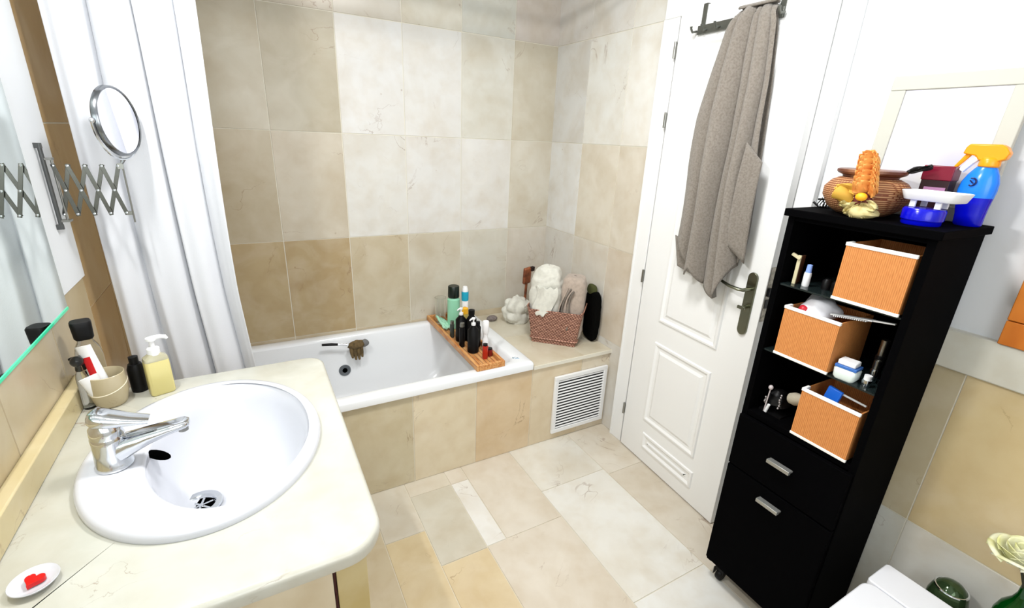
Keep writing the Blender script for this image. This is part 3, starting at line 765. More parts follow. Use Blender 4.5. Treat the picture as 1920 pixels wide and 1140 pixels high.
# tumbler ---------------------------------------------------------------
cu_ = thing('tumbler', 'beige stone toothbrush tumbler behind the basin tap', 'cup', (-1.946, -1.094, CT))
g = MB(); g.lathe([(0.0, 0.0), (0.026, 0.0), (0.031, 0.006), (0.0375, 0.035), (0.038, 0.060), (0.0365, 0.082), (0.0355, 0.083), (0.0345, 0.081), (0.035, 0.050), (0.028, 0.010), (0.0, 0.008)], n=44, cap=False)
g.build('cup_wall', stone_mat('beige_cup_stone', base=(188, 176, 146), cloud=0.5, vscale=8), cu_)
g = MB(); g.tube([(0.0378 * cos(t), 0.0378 * sin(t), 0.050 + 0.012 * sin(t * 1.0 + 0.6)) for t in [2 * pi * k / 40 for k in range(40)]], 0.0012, n=6, closed=True)
g.build('scratched_line', mat('pale_line', (226, 218, 196), rough=0.6), cu_)
def tubeobj(name, label, cat, loc, rot, L, w, m, capm, capL=0.012, stripe=None):
    t = thing(name, label, cat, loc, rot=rot)
    g = MB(); vs = []; n = 16; lv = [(0.0, w * 0.55, w * 0.55), (0.01, w, w * 0.9), (L * 0.5, w, w * 0.55), (L, w * 1.05, 0.0012)]
    for z, a_, b_ in lv:
        for k in range(n):
            q = 2 * pi * k / n; vs.append((a_ * cos(q), b_ * sin(q), z))
    fs = [(j * n + k, j * n + (k + 1) % n, (j + 1) * n + (k + 1) % n, (j + 1) * n + k) for j in range(3) for k in range(n)]
    fs.append(tuple(range(n))); fs.append(tuple(3 * n + k for k in range(n))); g.add(vs, fs); g.build('tube', m, t)
    g = MB(); g.lathe([(0.0, -capL), (w * 0.6, -capL), (w * 0.6, 0.0), (0.0, 0.0)], n=16); g.build('cap', capm, t)
    if stripe:
        g = MB()
        def sf(u, v):
            z = 0.022 + (L * 0.62) * v; q = -pi / 2 - 0.55 + 1.0 * u; b_ = w * 0.92 * (1 - z / L) + 0.0012 * z / L + 0.0007 + (w * 0.05 * z / L)
            return ((w + 0.0004) * cos(q), (b_) * sin(q), z)
        g.grid(sf, 8, 8); g.build('printed_stripe', stripe, t, label='bright red stripe')
    return t
RED = mat('toothpaste_red', (205, 30, 38), rough=0.3)
tubeobj('toothpaste_tube', 'white toothpaste tube with a red stripe standing in the beige tumbler', 'toothpaste', (-1.950, -1.096, CT + 0.025), (radians(-4), radians(-14), radians(-20)), 0.130, 0.0175, PLAST, PLAST, stripe=RED)
tubeobj('cream_tube', 'short plain white tube leaning left in the beige tumbler', 'tube', (-1.958, -1.106, CT + 0.024), (radians(10), radians(-14), radians(20)), 0.070, 0.017, PLAST, PLAST)
t_ = thing('toothbrush', 'black toothbrush behind the toothpaste in the beige tumbler', 'brush', (-1.962, -1.082, CT + 0.012), rot=(radians(0), radians(-15), 0))
g = MB(); g.tube([(0, 0, 0), (0, 0, 0.08)], 0.004, n=8); g.build('handle', BLACKP, t_)
g = MB(); g.box((0, 0, 0.102), (0.018, 0.010, 0.036)); g.box((-0.008, 0, 0.117), (0.010, 0.009, 0.010)); g.build('head', BLACKP, t_, bevel=0.002)

# mouthwash bottle
mw = thing('mouthwash_bottle', 'tall clear bottle with black cap behind the beige tumbler', 'bottle', (-1.978, -1.044, CT), rz=radians(15))
g = MB(); rsq(g, [(0.022, 0.018, 0.008, 0.0), (0.026, 0.021, 0.010, 0.005), (0.026, 0.021, 0.010, 0.115), (0.022, 0.018, 0.010, 0.135), (0.015, 0.015, 0.010, 0.150), (0.013, 0.013, 0.010, 0.160)])
g.build('bottle_body', mat('thin_clear_plastic', (225, 220, 205), rough=0.05, trans=0.95), mw)
g = MB(); rsq(g, [(0.016, 0.016, 0.010, 0.158), (0.0185, 0.0185, 0.010, 0.163), (0.020, 0.020, 0.011, 0.198), (0.018, 0.018, 0.011, 0.202)]); g.build('bottle_cap', BLACKP, mw)
# small glass ornament bottle
gb = thing('perfume_bottle', 'small clear glass bottle beside the wall, left of the mouthwash', 'bottle', (-1.975, -1.010 - 0.10 + 0.09, CT))
bpy.data.objects.remove(gb)
gb = thing('perfume_bottle', 'small clear glass bottle with ball stopper against the left wall', 'bottle', (-1.988, -1.096, CT))
g = MB(); g.lathe([(0.0, 0), (0.011, 0), (0.012, 0.004), (0.011, 0.08), (0.008, 0.095), (0.006, 0.112), (0.0, 0.112)], n=24); g.build('bottle', GLASS, gb)
g = MB(); g.blob((0, 0, 0.122), (0.013, 0.013, 0.013)); g.build('stopper', GLASS, gb)
# dark round bottle
db = thing('shampoo_bottle', 'black round bottle between the tumbler and the yellow soap', 'bottle', (-1.898, -1.045, CT))
g = MB(); g.lathe([(0.0, 0), (0.017, 0), (0.018, 0.003), (0.018, 0.062), (0.014, 0.075), (0.0, 0.078)], n=28); g.build('bottle', BLACKP, db)
g = MB(); g.lathe([(0.0, 0.076), (0.010, 0.076), (0.010, 0.094), (0.0, 0.096)], n=20); g.build('cap', BLACKP, db)

# ------------------------------------------------------------------ bamboo tray and bottles
TZ = 0.4915
BAM = mat('bamboo_wood', (216, 164, 104), rough=0.45, nz=0.35, nscale=14, stretch=(8, 1, 8), dark=(186, 112, 52))
tr = thing('bath_tray', 'bamboo bath tray lying across the tub crowded with bottles', 'tray', (-0.712, -0.358, TZ), rz=radians(0))
g = MB()
g.b2((-0.072, -0.345, 0.0), (-0.058, 0.345, 0.030)); g.b2((0.058, -0.345, 0.0), (0.072, 0.345, 0.030)); g.b2((-0.058, -0.345, 0.0), (0.058, -0.331, 0.030)); g.b2((-0.058, 0.331, 0.0), (0.058, 0.345, 0.030))
g.build('tray_frame', BAM, tr, bevel=0.003)
g = MB()
for k in range(6): g.b2((-0.056 + k * 0.0192, -0.331, 0.004), (-0.041 + k * 0.0192, 0.331, 0.011))
g.build('tray_slats', BAM, tr, bevel=0.001)
TB = TZ + 0.0115
def bottle(name, label, cat, x, y, prof, m, capprof=None, capm=None, group=None, z=TB, pump=None, pm_=None, n=24, rz=0.0, label2=None, band=None, bandm=None):
    t = thing(name, label, cat, (x, y, z), rz=rz, group=group)
    g = MB(); g.lathe(prof, n=n); g.build('bottle', m, t)
    if capprof: g = MB(); g.lathe(capprof, n=n); g.build('cap', capm, t)
    if band: g = MB(); g.lathe(band, n=n, cap=False); g.build('label_band', bandm, t)
    if pump:
        g = MB(); h = pump
        g.lathe([(0.011, h), (0.011, h + 0.012), (0.004, h + 0.014), (0.004, h + 0.030), (0.009, h + 0.031), (0.009, h + 0.038), (0.0, h + 0.039)], n=16)
        g.tube([(0, 0, h + 0.035), (-0.016, -0.008, h + 0.036), (-0.026, -0.013, h + 0.032)], [0.005, 0.0042, 0.003], n=8); g.build('pump', pm_, t)
    return t
MINT = mat('mint_plastic', (150, 214, 180), rough=0.3)
def cyl(r, h, sh=0.01, neck=None):
    p = [(0.0, 0.0), (r * 0.9, 0.0), (r, 0.003), (r, h - sh)]
    if neck: p += [(neck, h), (neck, h + 0.006), (0, h + 0.006)]
    else: p += [(r * 0.93, h), (0.0, h)]
    return p
bottle('shampoo_bottle', 'mint green bottle with tall black cap at the rear of the bath tray', 'bottle', -0.693, -0.195, cyl(0.034, 0.175, 0.010, 0.024), MINT, [(0.0, 0.176), (0.029, 0.176), (0.031, 0.180), (0.030, 0.235), (0.027, 0.239), (0.0, 0.239)], mat('very_dark_green_cap', (10, 26, 18), rough=0.35))
bottle('lotion_bottle', 'white and turquoise bottle just right of the mint green one', 'bottle', -0.645, -0.238, cyl(0.018, 0.17, 0.006), PLAST, [(0.0, 0.170), (0.0178, 0.170), (0.0180, 0.205), (0.015, 0.230), (0.011, 0.243), (0.0, 0.245)], PLAST, band=[(0.0184, 0.165), (0.0192, 0.175), (0.0192, 0.205), (0.0184, 0.216)], bandm=mat('turquoise_label', (28, 160, 190), rough=0.3))
bottle('clear_jar', 'tall clear glass jar at the rear left of the bath tray', 'jar', -0.735, -0.105, [(0.0, 0.0), (0.026, 0.0), (0.028, 0.004), (0.031, 0.15), (0.0295, 0.15), (0.0265, 0.006), (0.0, 0.006)], GLASS)
# mint cloth
mc = thing('wash_cloth', 'folded mint green wash cloth in the rear left corner of the bath tray', 'cloth', (-0.742, -0.180, TB))
g = MB(); g.grid(lambda u, v: (-0.024 + 0.050 * u, -0.055 + 0.12 * v, 0.018 + 0.030 * (1 - u) * v + 0.010 * noise.noise(Vector((u * 4, v * 6, 0)))), 14, 20); g.build('cloth', mat('mint_cloth', (168, 218, 190), rough=0.9, bump=0.4), mc, solid=0.010)
bottle('conditioner_bottle', 'smoky grey slim small bottle just left of the tall black pump bottle', 'bottle', -0.751, -0.318, cyl(0.012, 0.075, 0.006), mat('smoky_plastic', (70, 76, 70), rough=0.15, trans=0.3), [(0.0, 0.075), (0.010, 0.075), (0.010, 0.092), (0.0, 0.093)], STEEL)
bottle('pump_bottle', 'tall black bottle with a round white pump head, just in front of the mint bottle', 'bottle', -0.724, -0.372, cyl(0.028, 0.135, 0.02, 0.012), BLACKP, pump=0.140, pm_=PLAST, group=None)
bottle('shower_gel_bottle', 'black bottle with a black flip cap in the middle of the bath tray', 'bottle', -0.678, -0.398, cyl(0.026, 0.14, 0.02, 0.014), BLACKP, [(0.0, 0.146), (0.016, 0.146), (0.016, 0.170), (0.0, 0.172)], BLACKP)
bottle('pump_bottle', 'glossy black bottle with white T-shaped pump nearest the tray front', 'bottle', -0.722, -0.520, cyl(0.028, 0.135, 0.02, 0.012), BLACKP, pump=0.140, pm_=PLAST)
bottle('shower_gel_bottle', 'low black bottle with a steel cap wedged on the left rail side of the tray', 'bottle', -0.749, -0.445, cyl(0.014, 0.105, 0.012, 0.010), BLACKP, [(0.0, 0.108), (0.012, 0.108), (0.011, 0.128), (0.0, 0.130)], STEEL)
bottle('shower_gel_bottle', 'black slim bottle at the right side of the tray behind the white tube', 'bottle', -0.676, -0.470, cyl(0.016, 0.115, 0.012, 0.010), BLACKP, [(0.0, 0.118), (0.012, 0.118), (0.011, 0.133), (0.0, 0.135)], DARKM)
bottle('sun_cream_bottle', 'small bottle with a bright yellow cap behind the black bottles', 'bottle', -0.672, -0.300, cyl(0.020, 0.115, 0.008), mat('tan_plastic', (190, 170, 90), rough=0.4), [(0.0, 0.116), (0.018, 0.116), (0.018, 0.145), (0.008, 0.150), (0.0, 0.150)], mat('yellow_cap', (238, 178, 40), rough=0.35))
bottle('cream_bottle', 'slim all white bottle on the tray above the red bottle', 'bottle', -0.668, -0.545, [(0.0, 0.0), (0.014, 0.0), (0.015, 0.003), (0.015, 0.07), (0.010, 0.085), (0.014, 0.100), (0.0155, 0.104), (0.0160, 0.158), (0.014, 0.162), (0.0, 0.162)], PLAST)
bottle('oil_bottle', 'small red bottle at the front end of the bath tray', 'bottle', -0.700, -0.610, cyl(0.0135, 0.066, 0.004), mat('red_plastic', (178, 40, 22), rough=0.3), [(0.0, 0.066), (0.011, 0.066), (0.011, 0.076), (0.0, 0.077)], DARKM)
bottle('oil_bottle', 'short dark red jar beside the red bottle on the tray', 'bottle', -0.668, -0.592, cyl(0.015, 0.034, 0.004), mat('dark_red_plastic', (120, 22, 18), rough=0.3), [(0.0, 0.034), (0.013, 0.034), (0.013, 0.040), (0.0, 0.041)], DARKM)

# pumice stone on the ledge
o = MB(); o.blob((0, 0, 0.016), (0.034, 0.024, 0.017), nu=24, nv=14, amp=0.1, fr=30)
tag(o.build('pumice_stone', mat('grey_pumice', (132, 122, 118), rough=0.9, nz=0.3, nscale=80, bump=0.5), loc=(-0.412, -0.105, SZ)), 'oval grey pumice stone on the ledge by the rear rim of the tub', 'stone')

# ------------------------------------------------------------------ ledge basket with towels
# woven material
def weave(name, c1, c2, su, sv, bumpd=0.002, rough=0.6, mode='brick'):
    m = bpy.data.materials.new(name); m.use_nodes = True; nt = m.node_tree; L = nt.links; b = nt.nodes['Principled BSDF']; b.inputs['Roughness'].default_value = rough
    tc = nt.nodes.new('ShaderNodeTexCoord'); sp_ = nt.nodes.new('ShaderNodeSeparateXYZ'); L.new(tc.outputs['Object'], sp_.inputs[0])
    ad = nt.nodes.new('ShaderNodeMath'); ad.operation = 'ADD'; L.new(sp_.outputs[0], ad.inputs[0]); L.new(sp_.outputs[1], ad.inputs[1])
    cb = nt.nodes.new('ShaderNodeCombineXYZ'); L.new(ad.outputs[0], cb.inputs[0]); L.new(sp_.outputs[2], cb.inputs[1])
    if mode == 'brick':
        t = nt.nodes.new('ShaderNodeTexBrick'); t.inputs['Scale'].default_value = 1.0
        t.inputs['Brick Width'].default_value = su; t.inputs['Row Height'].default_value = sv; t.inputs['Mortar Size'].default_value = sv * 0.26; t.inputs['Mortar Smooth'].default_value = 0.6
        t.inputs['Color1'].default_value = (*lin(c1), 1); t.inputs['Color2'].default_value = (*lin(tuple(x * .86 for x in c1)), 1); t.inputs['Mortar'].default_value = (*lin(c2), 1)
        t.inputs['Bias'].default_value = -0.2
        L.new(cb.outputs[0], t.inputs['Vector']); col = t.outputs['Color']; fac = t.outputs['Fac']; inv = -1
    else:
        t = nt.nodes.new('ShaderNodeTexWave'); t.inputs['Scale'].default_value = su; t.bands_direction = 'X'; t.inputs['Distortion'].default_value = 0.6; t.inputs['Detail'].default_value = 2; t.inputs['Detail Scale'].default_value = 1.5
        L.new(cb.outputs[0], t.inputs['Vector'])
        mx = nt.nodes.new('ShaderNodeMix'); mx.data_type = 'RGBA'; mx.inputs[6].default_value = (*lin(c2), 1); mx.inputs[7].default_value = (*lin(c1), 1)
        n_ = nt.nodes.new('ShaderNodeTexNoise'); n_.inputs['Scale'].default_value = 1.0; n_.inputs['Detail'].default_value = 4
        mp = nt.nodes.new('ShaderNodeMapping'); mp.inputs['Scale'].default_value = (260, 60, 1); L.new(cb.outputs[0], mp.inputs[0]); L.new(mp.outputs[0], n_.inputs['Vector'])
        ad2 = nt.nodes.new('ShaderNodeMath'); ad2.operation = 'MULTIPLY_ADD'; L.new(t.outputs['Fac'], ad2.inputs[0]); ad2.inputs[1].default_value = 0.45; 
        ms = nt.nodes.new('ShaderNodeMath'); ms.operation = 'MULTIPLY'; L.new(n_.outputs['Fac'], ms.inputs[0]); ms.inputs[1].default_value = 0.75; L.new(ms.outputs[0], ad2.inputs[2])
        L.new(ad2.outputs[0], mx.inputs[0]); col = mx.outputs[2]; fac = ad2.outputs[0]; inv = 1
    L.new(col, b.inputs['Base Color'])
    bp = nt.nodes.new('ShaderNodeBump'); bp.inputs['Strength'].default_value = 0.8; bp.inputs['Distance'].default_value = bumpd; bp.invert = (inv < 0)
    L.new(fac, bp.inputs['Height']); L.new(bp.outputs['Normal'], b.inputs['Normal'])
    return m
WIC = weave('red_brown_weave', (200, 150, 128), (84, 38, 26), 0.016, 0.0085)
RAT = weave('orange_rattan_reed', (222, 150, 84), (176, 100, 40), 70, 0, mode='wave')
ba = -43.2
ux = Vector((cos(radians(ba)), sin(radians(ba)), 0))
fc = Vector((-0.264, -0.5385, 0)); cen = fc + Vector((-ux.y, ux.x, 0)) * 0.085 
bk = thing('wicker_basket', 'red-brown woven basket full of towels on the tiled ledge in the corner', 'basket', (cen.x, cen.y, SZ), rz=radians(ba))
def bprof(hx, hy, r, z, dip=0.0):
    pts = rrect(0, 0, hx, hy, r, 6); out = []
    for x, y in pts:
        out.append((x, y, z + dip * ((abs(x) / hx) ** 2 - 0.6)))
    return out
lvls = [bprof(0.119, 0.082, 0.012, 0.0), bprof(0.124, 0.086, 0.014, 0.03), bprof(0.133, 0.092, 0.016, 0.10), bprof(0.143, 0.100, 0.018, 0.155, 0.03), bprof(0.150, 0.104, 0.020, 0.180, 0.055),
        bprof(0.147, 0.101, 0.020, 0.181, 0.055), bprof(0.128, 0.088, 0.016, 0.09), bprof(0.116, 0.079, 0.012, 0.006)]
g = MB(); k_ = len(lvls[0]); vs = [p for l in lvls for p in l]; fs = []
for j in range(len(lvls) - 1):
    for k in range(k_): fs.append((j * k_ + k, j * k_ + (k + 1) % k_, (j + 1) * k_ + (k + 1) % k_, (j + 1) * k_ + k))
fs.append(tuple(range(k_))); fs.append(tuple((len(lvls) - 1) * k_ + k for k in range(k_))); g.add(vs, fs)
g.build('basket_body', WIC, bk)
g = MB(); g.tube([(x, y, z + 0.002) for x, y, z in bprof(0.149, 0.103, 0.020, 0.181, 0.055)], 0.0035, n=8, closed=True); g.tube([(x, y, z) for x, y, z in bprof(0.126, 0.088, 0.014, 0.028)], 0.004, n=6, closed=True)
g.build('basket_rim', WIC, bk)
WTW = mat('white_towelling', (226, 225, 214), rough=0.95, sheen=0.3, bump=0.6, bscale=500, nz=0.1, nscale=60)
BTW = mat('beige_towelling', (186, 170, 156), rough=0.95, sheen=0.3, bump=0.6, bscale=500, nz=0.15, nscale=60)
def folded(name, label, mat_, origin, rz, layers, w, h, depth, crum=0.006, tilt=0.0, seed=0):
    """towel folded in half: nested inverted-U sheets standing in the basket"""
    t = thing(name, label, 'towel', origin, rot=(0, tilt, rz))
    g = MB()
    for l in range(layers):
        a_ = w / 2 - 0.006 - l * 0.0115; hh = h - l * 0.012
        if a_ < 0.004: break
        def fn(u, v, a_=a_, hh=hh, l=l):
            s_ = u * 2 - 1
            if abs(s_) < 0.45: q = s_ / 0.45 * pi / 2; x = a_ * sin(q); z = hh - a_ * 0.9 + a_ * 0.9 * cos(q)
            else: x = a_ * (1 if s_ > 0 else -1); z = (hh - a_ * 0.9) * (1 - (abs(s_) - 0.45) / 0.55)
            y = -depth / 2 + depth * v
            p = Vector((x * 14, y * 10, z * 16 + seed))
            d = crum * noise.noise(p) + crum * 0.5 * noise.noise(p * 2.7)
            return (x + d, y + 0.6 * d - 0.004 * l * (1 - 2 * v) * -1, z + d * 0.8)
        g.grid(fn, 44, 16)
    g.build('folded_cloth', mat_, t, solid=0.008)
    return t
P0 = lambda u, w: (cen.x + ux.x * u - ux.y * w, cen.y + ux.y * u + ux.x * w)

def lump(g, c, d, seed, wr=0.012, lean=0.0, p_=3.0):
    """soft rounded block of folded towelling with drape wrinkles"""
    def fn(u, v):
        a = 2 * pi * u; b = pi * (v - 0.5) * 0.998
        def sg(x, e): return abs(x) ** e * (1 if x > 0 else -1)
        e = 2.0 / p_
        P = Vector((sg(cos(a), e) * sg(cos(b), e) * d[0], sg(sin(a), e) * sg(cos(b), e) * d[1], sg(sin(b), e) * d[2]))
        q = Vector((P.x * 9 + P.z * 5, P.y * 7, P.z * 26 - P.x * 9 + seed))
        w_ = 1 - abs(noise.noise(q)) * 2.2
        n_ = P.normalized() if P.length > 0 else Vector((0, 0, 1))
        P = P + n_ * (wr * (w_ - 0.4) + wr * 0.6 * noise.noise(P * 30 + Vector((seed, 0, 0))))
        return Vector(c) + P + Vector((lean * P.z, 0, 0))
    g.grid(fn, 64, 48, cu=True)
x_, y_ = P0(-0.062, 0.0)
wt = thing('folded_towel', 'white bunched towel in the left half of the woven basket', 'towel', (x_, y_, SZ + 0.012), rz=radians(ba))
g = MB(); lump(g, (-0.004, 0, 0.205), (0.086, 0.076, 0.190), 3.0, wr=0.012, lean=0.02, p_=3.2); g.build('towel_body', WTW, wt, ang=80)
g = MB()
g.grid(lambda u, v: (-0.050 + 0.110 * u + 0.01 * sin(v * 5), -0.070 - 0.020 * sin(pi * u) - 0.018 * v, 0.300 - 0.150 * v * (0.55 + 0.45 * sin(pi * (0.2 + 0.7 * u))) + 0.006 * sin(u * 20 + v * 6)), 30, 24)
g.build('front_fold', WTW, wt, solid=0.008)
g = MB()
g.grid(lambda u, v: (-0.050 - 0.060 * u, -0.050 + 0.03 * v, 0.24 - 0.075 * u - 0.03 * v + 0.006 * sin(v * 12)), 14, 10)
g.build('loose_corner', WTW, wt, solid=0.006)
x_, y_ = P0(0.068, -0.004)
bt_ = thing('folded_towel', 'beige folded towel showing its layered edge in the right half of the woven basket', 'towel', (x_, y_, SZ + 0.012), rz=radians(ba))
g = MB(); lump(g, (0.012, 0.004, 0.184), (0.062, 0.074, 0.174), 9.0, wr=0.006, p_=5.0); g.build('towel_body', BTW, bt_, ang=80)
for l in range(4):
    g = MB()
    def lf_(u, v, l=l):
        s0 = 0.0 + 0.9 * v
        x = -0.050 + 0.016 * l + 0.040 * (1 - v) ** 2 * (1 - 0.15 * l) + 0.006 * sin(v * 6 + l)
        return (x, -0.072 - 0.006 * l + 0.12 * u, 0.10 + 0.212 * (1 - (v) ** 1.4) - 0.006 * l)
    g.grid(lf_, 14, 26); g.build('towel_layer', BTW if l % 2 == 0 else mat('grey_towelling', (120, 112, 104), rough=0.95), bt_, solid=0.007)
# drape of white towel corner over the basket front
g = MB(); 
cw_ = thing('white_cloth', 'crumpled white cloth lying on the ledge behind the basket', 'cloth', (-0.285, -0.175, SZ))
def crfn(u, v):
    a = 2 * pi * u; b = pi * (v - 0.5) * 0.998
    p = Vector((cos(a) * cos(b) * 0.075, sin(a) * cos(b) * 0.055, sin(b) * 0.085))
    k = 1 + 0.60 * abs(noise.noise(p * 17)) + 0.12 * noise.noise(p * 40)
    p = p * k; p.z = max(p.z, -0.068) + 0.068
    return p
g = MB(); g.grid(crfn, 60, 36, cu=True); g.build('cloth_body', WTW, cw_, ang=70)
bg_ = thing('shadow_block', 'black soft block with olive top standing in for the shadow between the woven basket and the wall', 'shadow stand-in', (-0.036, -0.562, SZ), rz=radians(-6))  # dark block built in place of the basket's shadow on the wall
g = MB(); lump(g, (0, 0, 0.143), (0.024, 0.060, 0.140), 5.0, wr=0.003, p_=4.0); g.build('shadow_block_body', mat('shadow_block_black', (8, 8, 7), rough=0.9, spec=0.05), bg_)
g = MB(); lump(g, (-0.002, 0.020, 0.284), (0.019, 0.036, 0.030), 8.0, wr=0.003, p_=2.4); g.build('shadow_block_top', mat('shadow_block_olive', (66, 70, 34), rough=0.9), bg_, label='olive green top')
# carved wooden stick behind the towels
wh = thing('back_brush', 'brown wooden back brush standing behind the basket towels', 'brush', (-0.225, -0.155, SZ), rot=(radians(5), radians(-3), 0.3))
BRW = mat('brown_varnished_wood', (160, 92, 56), rough=0.4, nz=0.5, nscale=20, dark=(80, 38, 22))
g = MB(); g.tube([(0, 0, 0.0), (0, 0, 0.24)], 0.008, n=10); g.build('handle', BRW, wh)
g = MB(); g.box((0, 0, 0.285), (0.056, 0.022, 0.10)); g.build('brush_head', BRW, wh, bevel=0.008)
g = MB(); g.box((0.028, -0.012, 0.325), (0.022, 0.018, 0.024)); g.build('bristles', mat('dark_bristles', (40, 24, 18), rough=0.9), wh)

# ------------------------------------------------------------------ tall black cabinet
CX0, CX1, CY0, CY1 = -0.280, -0.012 - 0.012, -1.985, -1.645
cb = thing('storage_cabinet', 'tall narrow black cabinet on castors with open shelves, standing by the door', 'cabinet', (-0.152, -1.815, 0))
def CL(x, y, z): return (x + 0.152, y + 1.815, z)
def cbx(g, lo, hi): g.b2(CL(*lo), CL(*hi))
g = MB()
cbx(g, (CX0, CY0, 0.075), (CX1, CY0 + 0.018, 1.330)); cbx(g, (CX0, CY1 - 0.018, 0.075), (CX1, CY1, 1.330)); cbx(g, (CX1 - 0.008, CY0 + 0.018, 0.075), (CX1, CY1 - 0.018, 1.330))
cbx(g, (CX0 + 0.002, CY0 + 0.018, 0.075), (CX1 - 0.008, CY1 - 0.018, 0.093)); cbx(g, (CX0 + 0.002, CY0 + 0.018, 0.700), (CX1 - 0.008, CY1 - 0.018, 0.718)); cbx(g, (CX0 + 0.004, CY0 + 0.018, 1.318), (CX1 - 0.008, CY1 - 0.018, 1.330))
g.build('carcass', BLACKW, cb, bevel=0.001)
g = MB(); cbx(g, (CX0 - 0.012, CY0 - 0.010, 1.330), (CX1 + 0.004, CY1 + 0.008, 1.350)); g.build('cabinet_top', BLACKW, cb, bevel=0.002)
for z in (1.139, 0.932):
    g = MB(); cbx(g, (CX0 + 0.006, CY0 + 0.018, z - 0.005), (CX1 - 0.008, CY1 - 0.018, z)); g.build('glass_shelf', SHELFG, cb)
HM = mat('satin_handle', (165, 166, 162), rough=0.35, metal=0.6)
for nm, z0, z1, hz in (('drawer', 0.512, 0.698, 0.612), ('cabinet_door', 0.096, 0.506, 0.464)):
    g = MB(); cbx(g, (CX0 - 0.014, CY0 + 0.004, z0), (CX0 + 0.002, CY1 - 0.004, z1)); d_ = g.build(nm, BLACKW, cb, bevel=0.0015)
    g = MB(); cbx(g, (CX0 - 0.036, -1.846, hz - 0.006), (CX0 - 0.024, -1.776, hz + 0.006)); cbx(g, (CX0 - 0.026, -1.846, hz - 0.002), (CX0 - 0.014, -1.776, hz + 0.004)); g.build('handle', HM, d_, bevel=0.001)
for x, y in ((CX0 + 0.035, CY1 - 0.045), (CX1 - 0.035, CY1 - 0.045), (CX0 + 0.035, CY0 + 0.045), (CX1 - 0.035, CY0 + 0.045)):
    g = MB(); c = CL(x, y, 0.021); g.lathe([(0.0, -0.010), (0.019, -0.010), (0.021, -0.007), (0.021, 0.007), (0.019, 0.010), (0.0, 0.010)], c=c, n=20, R=RX(pi / 2)); g.box((c[0], c[1], 0.046), (0.020, 0.030, 0.026)); g.box((c[0], c[1], 0.068), (0.036, 0.036, 0.014)); ca_ = g.build('castor', BLACKP, cb)
    g = MB(); g.box((c[0] - 0.012, c[1] + 0.018, 0.034), (0.016, 0.002, 0.030)); g.build('castor_bracket', STEEL, ca_)

# rattan baskets
WBAND = mat('white_cotton_band', (244, 243, 238), rough=0.8)
def rbasket(label, yc, z, w=0.150, h=0.148, d=0.17):
    t = thing('rattan_basket', label, 'basket', (-0.281 + d / 2, yc, z), group='rattan baskets on the cabinet shelves')
    g = MB(); th = 0.004
    g.b2((-d / 2, -w / 2, 0.004), (-d / 2 + th, w / 2, h)); g.b2((d / 2 - th, -w / 2, 0.004), (d / 2, w / 2, h)); g.b2((-d / 2 + th, -w / 2, 0.004), (d / 2 - th, -w / 2 + th, h)); g.b2((-d / 2 + th, w / 2 - th, 0.004), (d / 2 - th, w / 2, h)); g.b2((-d / 2 + th, -w / 2 + th, 0.004), (d / 2 - th, w / 2 - th, 0.008))
    g.build('reed_walls', RAT, t)
    for nm, za, zb in (('top_band', h - 0.006, h + 0.003), ('bottom_band', 0.0, 0.008)):
        g = MB(); e = 0.0018
        g.b2((-d / 2 - e, -w / 2 - e, za), (-d / 2 + th + e, w / 2 + e, zb)); g.b2((-d / 2 + th, w / 2 - th - e, za), (-d / 2 + 0.03, w / 2 + e, zb))
        g.build(nm, WBAND, t, bevel=0.0012)
    return t
rbasket('square orange rattan basket on the top shelf, right side of the black cabinet', -1.884, 1.139)
rbasket('square orange rattan basket holding white packets, left side of the middle shelf', -1.773, 0.932)
rbasket('square orange rattan basket on the lowest open shelf above the drawer', -1.878, 0.718)

# contents of the middle basket
pk = thing('white_pouch', 'soft white pouch with a red patch bulging out of the middle rattan basket', 'pouch', (-0.205, -1.752, 1.064))
g = MB(); g.blob((0, 0, 0.018), (0.055, 0.046, 0.036), nu=30, nv=18, amp=0.35, fr=28); g.build('pouch', mat('white_soft_plastic', (232, 232, 238), rough=0.4, nz=0.06, nscale=40), pk)
g = MB(); g.blob((-0.047, 0.018, 0.014), (0.012, 0.014, 0.012), nu=14, nv=8, amp=0.3, fr=60); g.build('red_patch', mat('muted_red', (190, 34, 48), rough=0.4), pk, label='red patch')
cbh = thing('white_comb', 'long flat white comb sticking out to the right of the middle rattan basket', 'comb', (-0.235, -1.862, 1.083), rot=(radians(-9), radians(4), 0))
g = MB(); g.box((0, 0.01, 0.012), (0.022, 0.10, 0.004)); g.box((0.0, -0.062, 0.012), (0.012, 0.05, 0.004)); g.build('comb_back', PLAST, cbh, bevel=0.001)
g = MB()
for k in range(16): g.box((-0.016, 0.045 - k * 0.005, 0.011), (0.014, 0.002, 0.003))
g.build('comb_teeth', PLAST, cbh)
# top shelf left
pb = bottle('eye_drop_bottle', 'tiny white bottle with a pale blue cap on the top shelf, left of the basket', 'bottle', -0.235, -1.712, cyl(0.0095, 0.040, 0.006), PLAST, [(0.0, 0.040), (0.0075, 0.040), (0.0065, 0.062), (0.0, 0.064)], mat('pale_blue_cap', (140, 170, 235), rough=0.3), z=1.139)
sf = thing('nail_file_case', 'cream edged brown case standing at the left end of the top shelf', 'case', (-0.225, -1.680, 1.139), rz=radians(12))
g = MB(); g.b2((-0.020, -0.003, 0.0), (0.020, 0.003, 0.080)); g.build('case_body', mat('brown_leather', (84, 48, 26), rough=0.6), sf, bevel=0.001)
g = MB(); g.b2((-0.024, -0.0045, 0.0), (-0.019, 0.0045, 0.084)); g.box((-0.024, 0.008, 0.080), (0.010, 0.026, 0.008), R=RX(radians(25))); g.build('case_edge', mat('cream_edge', (205, 196, 160), rough=0.5), sf, bevel=0.001)
